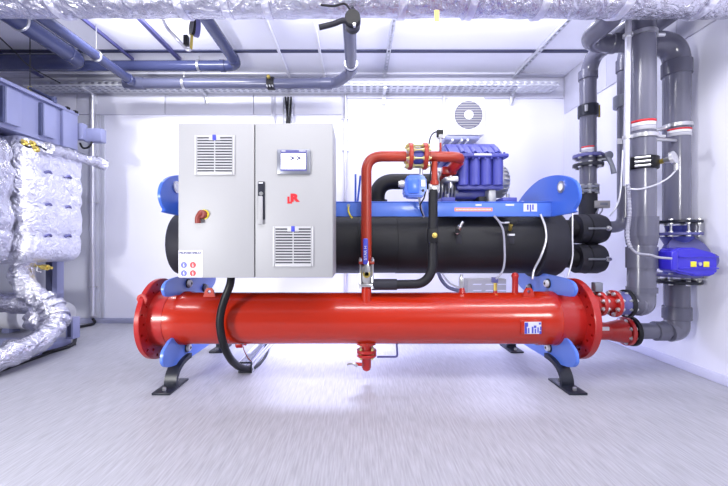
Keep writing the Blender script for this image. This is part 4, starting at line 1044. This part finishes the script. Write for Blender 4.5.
def pillow(lo, hi, pinch_z, n=(16, 22, 44), puff=.014, cr=.010):
    b = bmesh.new(); bmesh.ops.create_cube(b, size=2)
    bmesh.ops.subdivide_edges(b, edges=list(b.edges), cuts=26, use_grid_fill=True)
    lo = Vector(lo); hi = Vector(hi); c = (lo+hi)/2; h = (hi-lo)/2
    for v in b.verts:
        p = v.co.copy()
        # round the corners (superellipse)
        q = Vector((p.x*h.x, p.y*h.y, p.z*h.z))
        r = .09
        inner = Vector([max(-h[i]+r, min(h[i]-r, q[i])) for i in range(3)])
        d = q-inner
        if d.length > 1e-6: q = inner+d.normalized()*min(r, max(abs(d.x), abs(d.y), abs(d.z)))
        w = c+q
        nrm = (q-inner).normalized() if (q-inner).length > 1e-6 else p.normalized()
        f = 0
        for pz in pinch_z: f += -puff*math.exp(-((w.z-pz)/.022)**2)
        f += cr*(noise.noise(w*7)+.7*noise.noise(w*15)+.4*noise.noise(w*33))
        v.co = w+nrm*f
    for v in b.verts: v.co = W(v.co)
    return b
T = Thing('foil_exchanger', 'big pillow-like heat exchanger wrapped in foil below the air unit', 'heat exchanger', (-2.5, 3.55, .86))
T.part('jacket', pillow((-2.85, 3.22, .86), (-2.2, 3.93, 1.73), (1.05, 1.27, 1.50)), 'foilw', ang=80)
for zz in (1.05, 1.27, 1.50):
    for (ya, yb) in ((3.42, 3.50), (3.66, 3.74)):
        T.part('tie_knot', tube(B(), spline([(-2.215, ya, zz-.006), (-2.203, (ya+yb)/2, zz+.010), (-2.215, yb, zz)], 4), .009, 8), 'steelblue')
    T.part('tie_band', box(B(), (-2.226, 3.30, zz-.004), (-2.219, 3.86, zz+.004), .001), 'bezel')
T = Thing('foil_exchanger', 'darker crumpled foil-wrapped block at the far left edge', 'heat exchanger', (-2.6, 2.85, .86))
T.part('jacket', pillow((-2.85, 2.40, .87), (-2.23, 3.20, 1.68), (1.08, 1.30, 1.52), puff=.02, cr=.026), 'foil', ang=80)
T = Thing('foil_pipe', 'foil-wrapped pipe stub poking out above the big foil exchanger', 'insulated pipe', (-2.15, 3.9, 1.6))
T.part('wrap', tube(B(), dense([P(48, 148, 3.35), P(62, 152, 3.6), P(101, 163.5, 4.1)], .03), .040, 24, crumple=.012, cs=14), 'foil', ang=70)
T.part('end_wrap', tube(B(), dense([P(95, 161.5, 4.04), P(106, 165, 4.14)], .02), .046, 24, crumple=.008, cs=14), 'foilw', ang=70)
T = Thing('brass_fitting', 'small brass fittings on top of the big foil exchanger', 'fitting', P(30, 146, 3.15))
for (px, py) in ((26, 144), (34, 145), (37, 150)):
    T.part('nut', lathe(B(), P(px, py, 3.12), (.3, -1, .2), [(0, .018), (.03, .018), (.035, .01), (.06, .01)], 8), 'brass')
T.part('wire', tube(B(), spline([P(20, 142, 3.12), P(28, 147, 3.1), P(38, 146, 3.12), P(46, 150, 3.2)], 5), .006, 8), 'legblack')
# lower foil pipes
T = Thing('foil_pipe', 'thick foil-wrapped pipe bending down from the exchanger toward the floor at the lower left', 'insulated pipe', (-2.3, 3.3, .2))
path = spline([P(24, 258, 3.45), P(22, 272, 3.42), P(24, 283, 3.40), P(37, 297, 3.42), P(52, 308, 3.44), P(55, 322, 3.40), P(44, 338, 3.25), P(22, 349, 3.05), P(-5, 361, 2.85), P(-40, 375, 2.7)], 12)
T.part('wrap', tube(B(), path, .070, 36, crumple=.02, cs=12), 'foil', ang=75)
for k in (40, 46, 52, 58):
    i = k
    T.part('bandage', tube(B(), path[i:i+4], .084, 30, crumple=.012, cs=12), 'foil', ang=75)
T.part('elbow_wrap', tube(B(), spline([P(30, 314, 3.42), P(38, 320, 3.42), P(50, 321, 3.42), P(58, 318, 3.40)], 6), [.055]*4+[.082]*11+[.07]*4, 30, crumple=.018, cs=10), 'foil', ang=75)
T = Thing('foil_pipe', 'short horizontal foil-wrapped pipe behind the thick lower foil pipe', 'insulated pipe', (-2.6, 3.6, .5))
T.part('wrap', tube(B(), dense([P(-12, 301, 3.6), P(12, 303, 3.6), P(38, 306, 3.6)], .03), .07, 28, crumple=.016, cs=12), 'foil', ang=75)
T = Thing('drain_tap', 'thin brass tap under the big foil exchanger', 'tap', P(46, 267, 3.5))
T.part('pipe', tube(B(), [P(36, 266, 3.5), P(52, 268, 3.5)], .010, 10), 'brass')
T.part('tap_body', cyl(B(), P(42, 267, 3.5), P(48, 267.6, 3.5), .02, seg=8), 'brass')
T.part('hook', tube(B(), spline([P(38, 266, 3.49), P(37, 271, 3.49), P(41, 272, 3.49)], 4), .005, 8), 'steel')
G = 1.26      # set the whole group back against the frame it stands on
for o in list(C.objects):
    if o in LEFT0: continue
    if o.type == 'MESH': o.data.transform(Matrix.Scale(G, 4))
    if o.parent is None: o.location = (Vector(o.location)-Vector((0, 0, EYE)))*G+Vector((0, 0, EYE))
# tank and steel base frame
T = Thing('base_frame', 'blue-grey steel base frame standing on the floor at the left edge', 'frame', (-3, 4.2, 0))
T.part('long_beam', box(B(), (-2.88, 2.9, .014), (-2.80, 4.74, .085), .004), 'panel')
T.part('skid', box(B(), (-2.90, 2.85, 0), (-2.765, 4.76, .014), .003), 'black')
for yy in (2.95, 3.9, 4.62): T.part('cross_beam', box(B(), (-3.7, yy, .014), (-2.88, yy+.08, .085), .004), 'panel')
a = P(57, 300, 4.98)
T.part('upright', box(B(), (a.x-.12, 4.98, .085), (a.x, 5.10, .86), .004), 'panel')
T.part('upright_slot', box(B(), (a.x-.11, 4.97, .085), (a.x-.05, 4.981, .84)), 'gap')
q0 = P(65.5, 343, 4.60); q1 = P(73, 318, 4.60)
T.part('post', box(B(), (q0.x, 4.60, .085), (q1.x, 4.72, q1.z), .004), 'panel')
T.part('post_slot', box(B(), (q0.x+.02, 4.594, .11), (q1.x-.02, 4.601, q1.z-.03)), 'gap')
T.part('pump_head', lathe(B(), P(60, 316, 4.9), (.6, -1, 0), [(0, .085), (.06, .085), (.08, .06)], 28), 'steelblue')
T.part('pump_disc', lathe(B(), P(62, 313, 4.95), (.6, -1, 0), [(0, .115), (.02, .115)], 32), 'galv')
T.part('shelf_rail', box(B(), (-4.4, 4.96, .40), (a.x-.0, 5.06, .48), .004), 'panel')
T = Thing('storage_tank', 'smooth white horizontal tank low behind the foil pipes at the left edge', 'tank', (-4.0, 5.4, 0))
T.part('shell', lathe(B(), (-4.55, 5.45, .19), (1, 0, 0), [(0, .12), (.02, .15), (.86, .15), (.88, .12)], 48), 'white')
for xx in (-4.4, -3.9): T.part('saddle', box(B(), (xx-.04, 5.36, 0), (xx+.04, 5.54, .10), .004), 'panel')
# cable and tab near ceiling at left
T = Thing('flag_bracket', 'small dark bracket with a yellow-green tag over the air unit', 'bracket', P(40, 95, 4.6))
T.part('arm', tube(B(), [P(30, 88, 4.6), P(42, 94, 4.6), P(53, 99, 4.6)], .016, 6), 'paneld')
T.part('tag', box(B(), P(27.5, 91, 4.59), P(31.5, 86, 4.59)+Vector((0, .01, 0))), 'yellowbolt')
T.part('lamp_block', box(B(), P(48, 102, 4.6), P(54, 96, 4.6)+Vector((0, .05, 0)), .004), 'paneld')
T.part('hanger_wire', cyl(B(), P(30, 88, 4.6), (P(30, 88, 4.6).x, 4.6, H), .004, seg=8), 'black')
solo('ceiling_wire', tube(B(), spline([P(-6, 32, 4.3), P(14, 51, 4.6), P(30, 66.5, 4.9), P(60, 83, 5.4)], 6), .006, 8), 'black', 'thin black wire slung under the ceiling at the far left', 'wire')

# fix thin sheets: give perforated sheets thickness
for o in list(C.objects):
    if o.type == 'MESH' and o.name.split('.')[0] in ('tray_bottom', 'tray_side', 'tray_back'):
        md = o.modifiers.new('t', 'SOLIDIFY'); md.thickness = .002; md.offset = 0

# ------------------------------------------------------------------ light
def area(name, loc, rot, sx, sy, power, col):
    l = bpy.data.lights.new(name, 'AREA'); l.shape = 'RECTANGLE'; l.size = sx; l.size_y = sy; l.energy = power; l.color = col
    o = bpy.data.objects.new(name, l); C.objects.link(o); o.location = loc; o.rotation_euler = rot
    return o
A()
def lamp(name, x, y, z, tilt, turn, sx, sy, p, col):
    area(name, (x, K*y, z), (math.radians(tilt), 0, math.radians(turn)), sx, sy, p, col)
lamp('top_light', -.6, 1.2, 3.0, 20, 0, 2.4, .3, 34, (1, .99, 1))
lamp('top_light', 1.6, 1.8, 3.0, 15, 0, 1.6, .3, 25, (1, .99, 1))
lamp('top_light', .7, 4.15, 3.0, 38, 0, 2.6, .15, 36, (.86, .87, 1))  # added to brighten the back wall, hidden behind the duct; no known fixture
lamp('top_light', -1.9, 4.15, 3.0, 45, 0, .8, .15, 26, (.95, .96, 1))  # added to whiten the left of the back wall, out of sight
lamp('front_light', -2.35, .1, .85, 99, -30, .3, .3, 62, (1, 1, 1))
lamp('front_light', 1.4, -1.2, 1.9, 84, 8, .7, .7, 34, (1, 1, 1))  # added soft fill for the right side, no known source
lamp('glow_light', -.35, 4.7, .62, 0, 0, 1.0, .2, 24, (.66, .68, 1))  # unseen light added behind the chiller for the bluish floor glow
lamp('glow_light', 1.5, 4.9, .62, 0, 0, .8, .2, 10, (.60, .62, 1))  # second added glow light low behind the chiller
w = bpy.data.worlds.new('World'); S.world = w; w.use_nodes = True
w.node_tree.nodes['Background'].inputs[0].default_value = (.80, .83, 1, 1)
w.node_tree.nodes['Background'].inputs[1].default_value = .18

cam = bpy.data.cameras.new('Camera'); co = bpy.data.objects.new('Camera', cam); C.objects.link(co)
co.location = (0, 0, EYE); co.rotation_euler = (PI/2, 0, 0)
cam.sensor_width = 36; cam.lens = 36*F*K/728; cam.shift_x = 6/728; cam.clip_start = .05
S.camera = co
S.view_settings.view_transform = 'Standard'; S.view_settings.look = 'None'; S.view_settings.exposure = .40; S.view_settings.gamma = 1
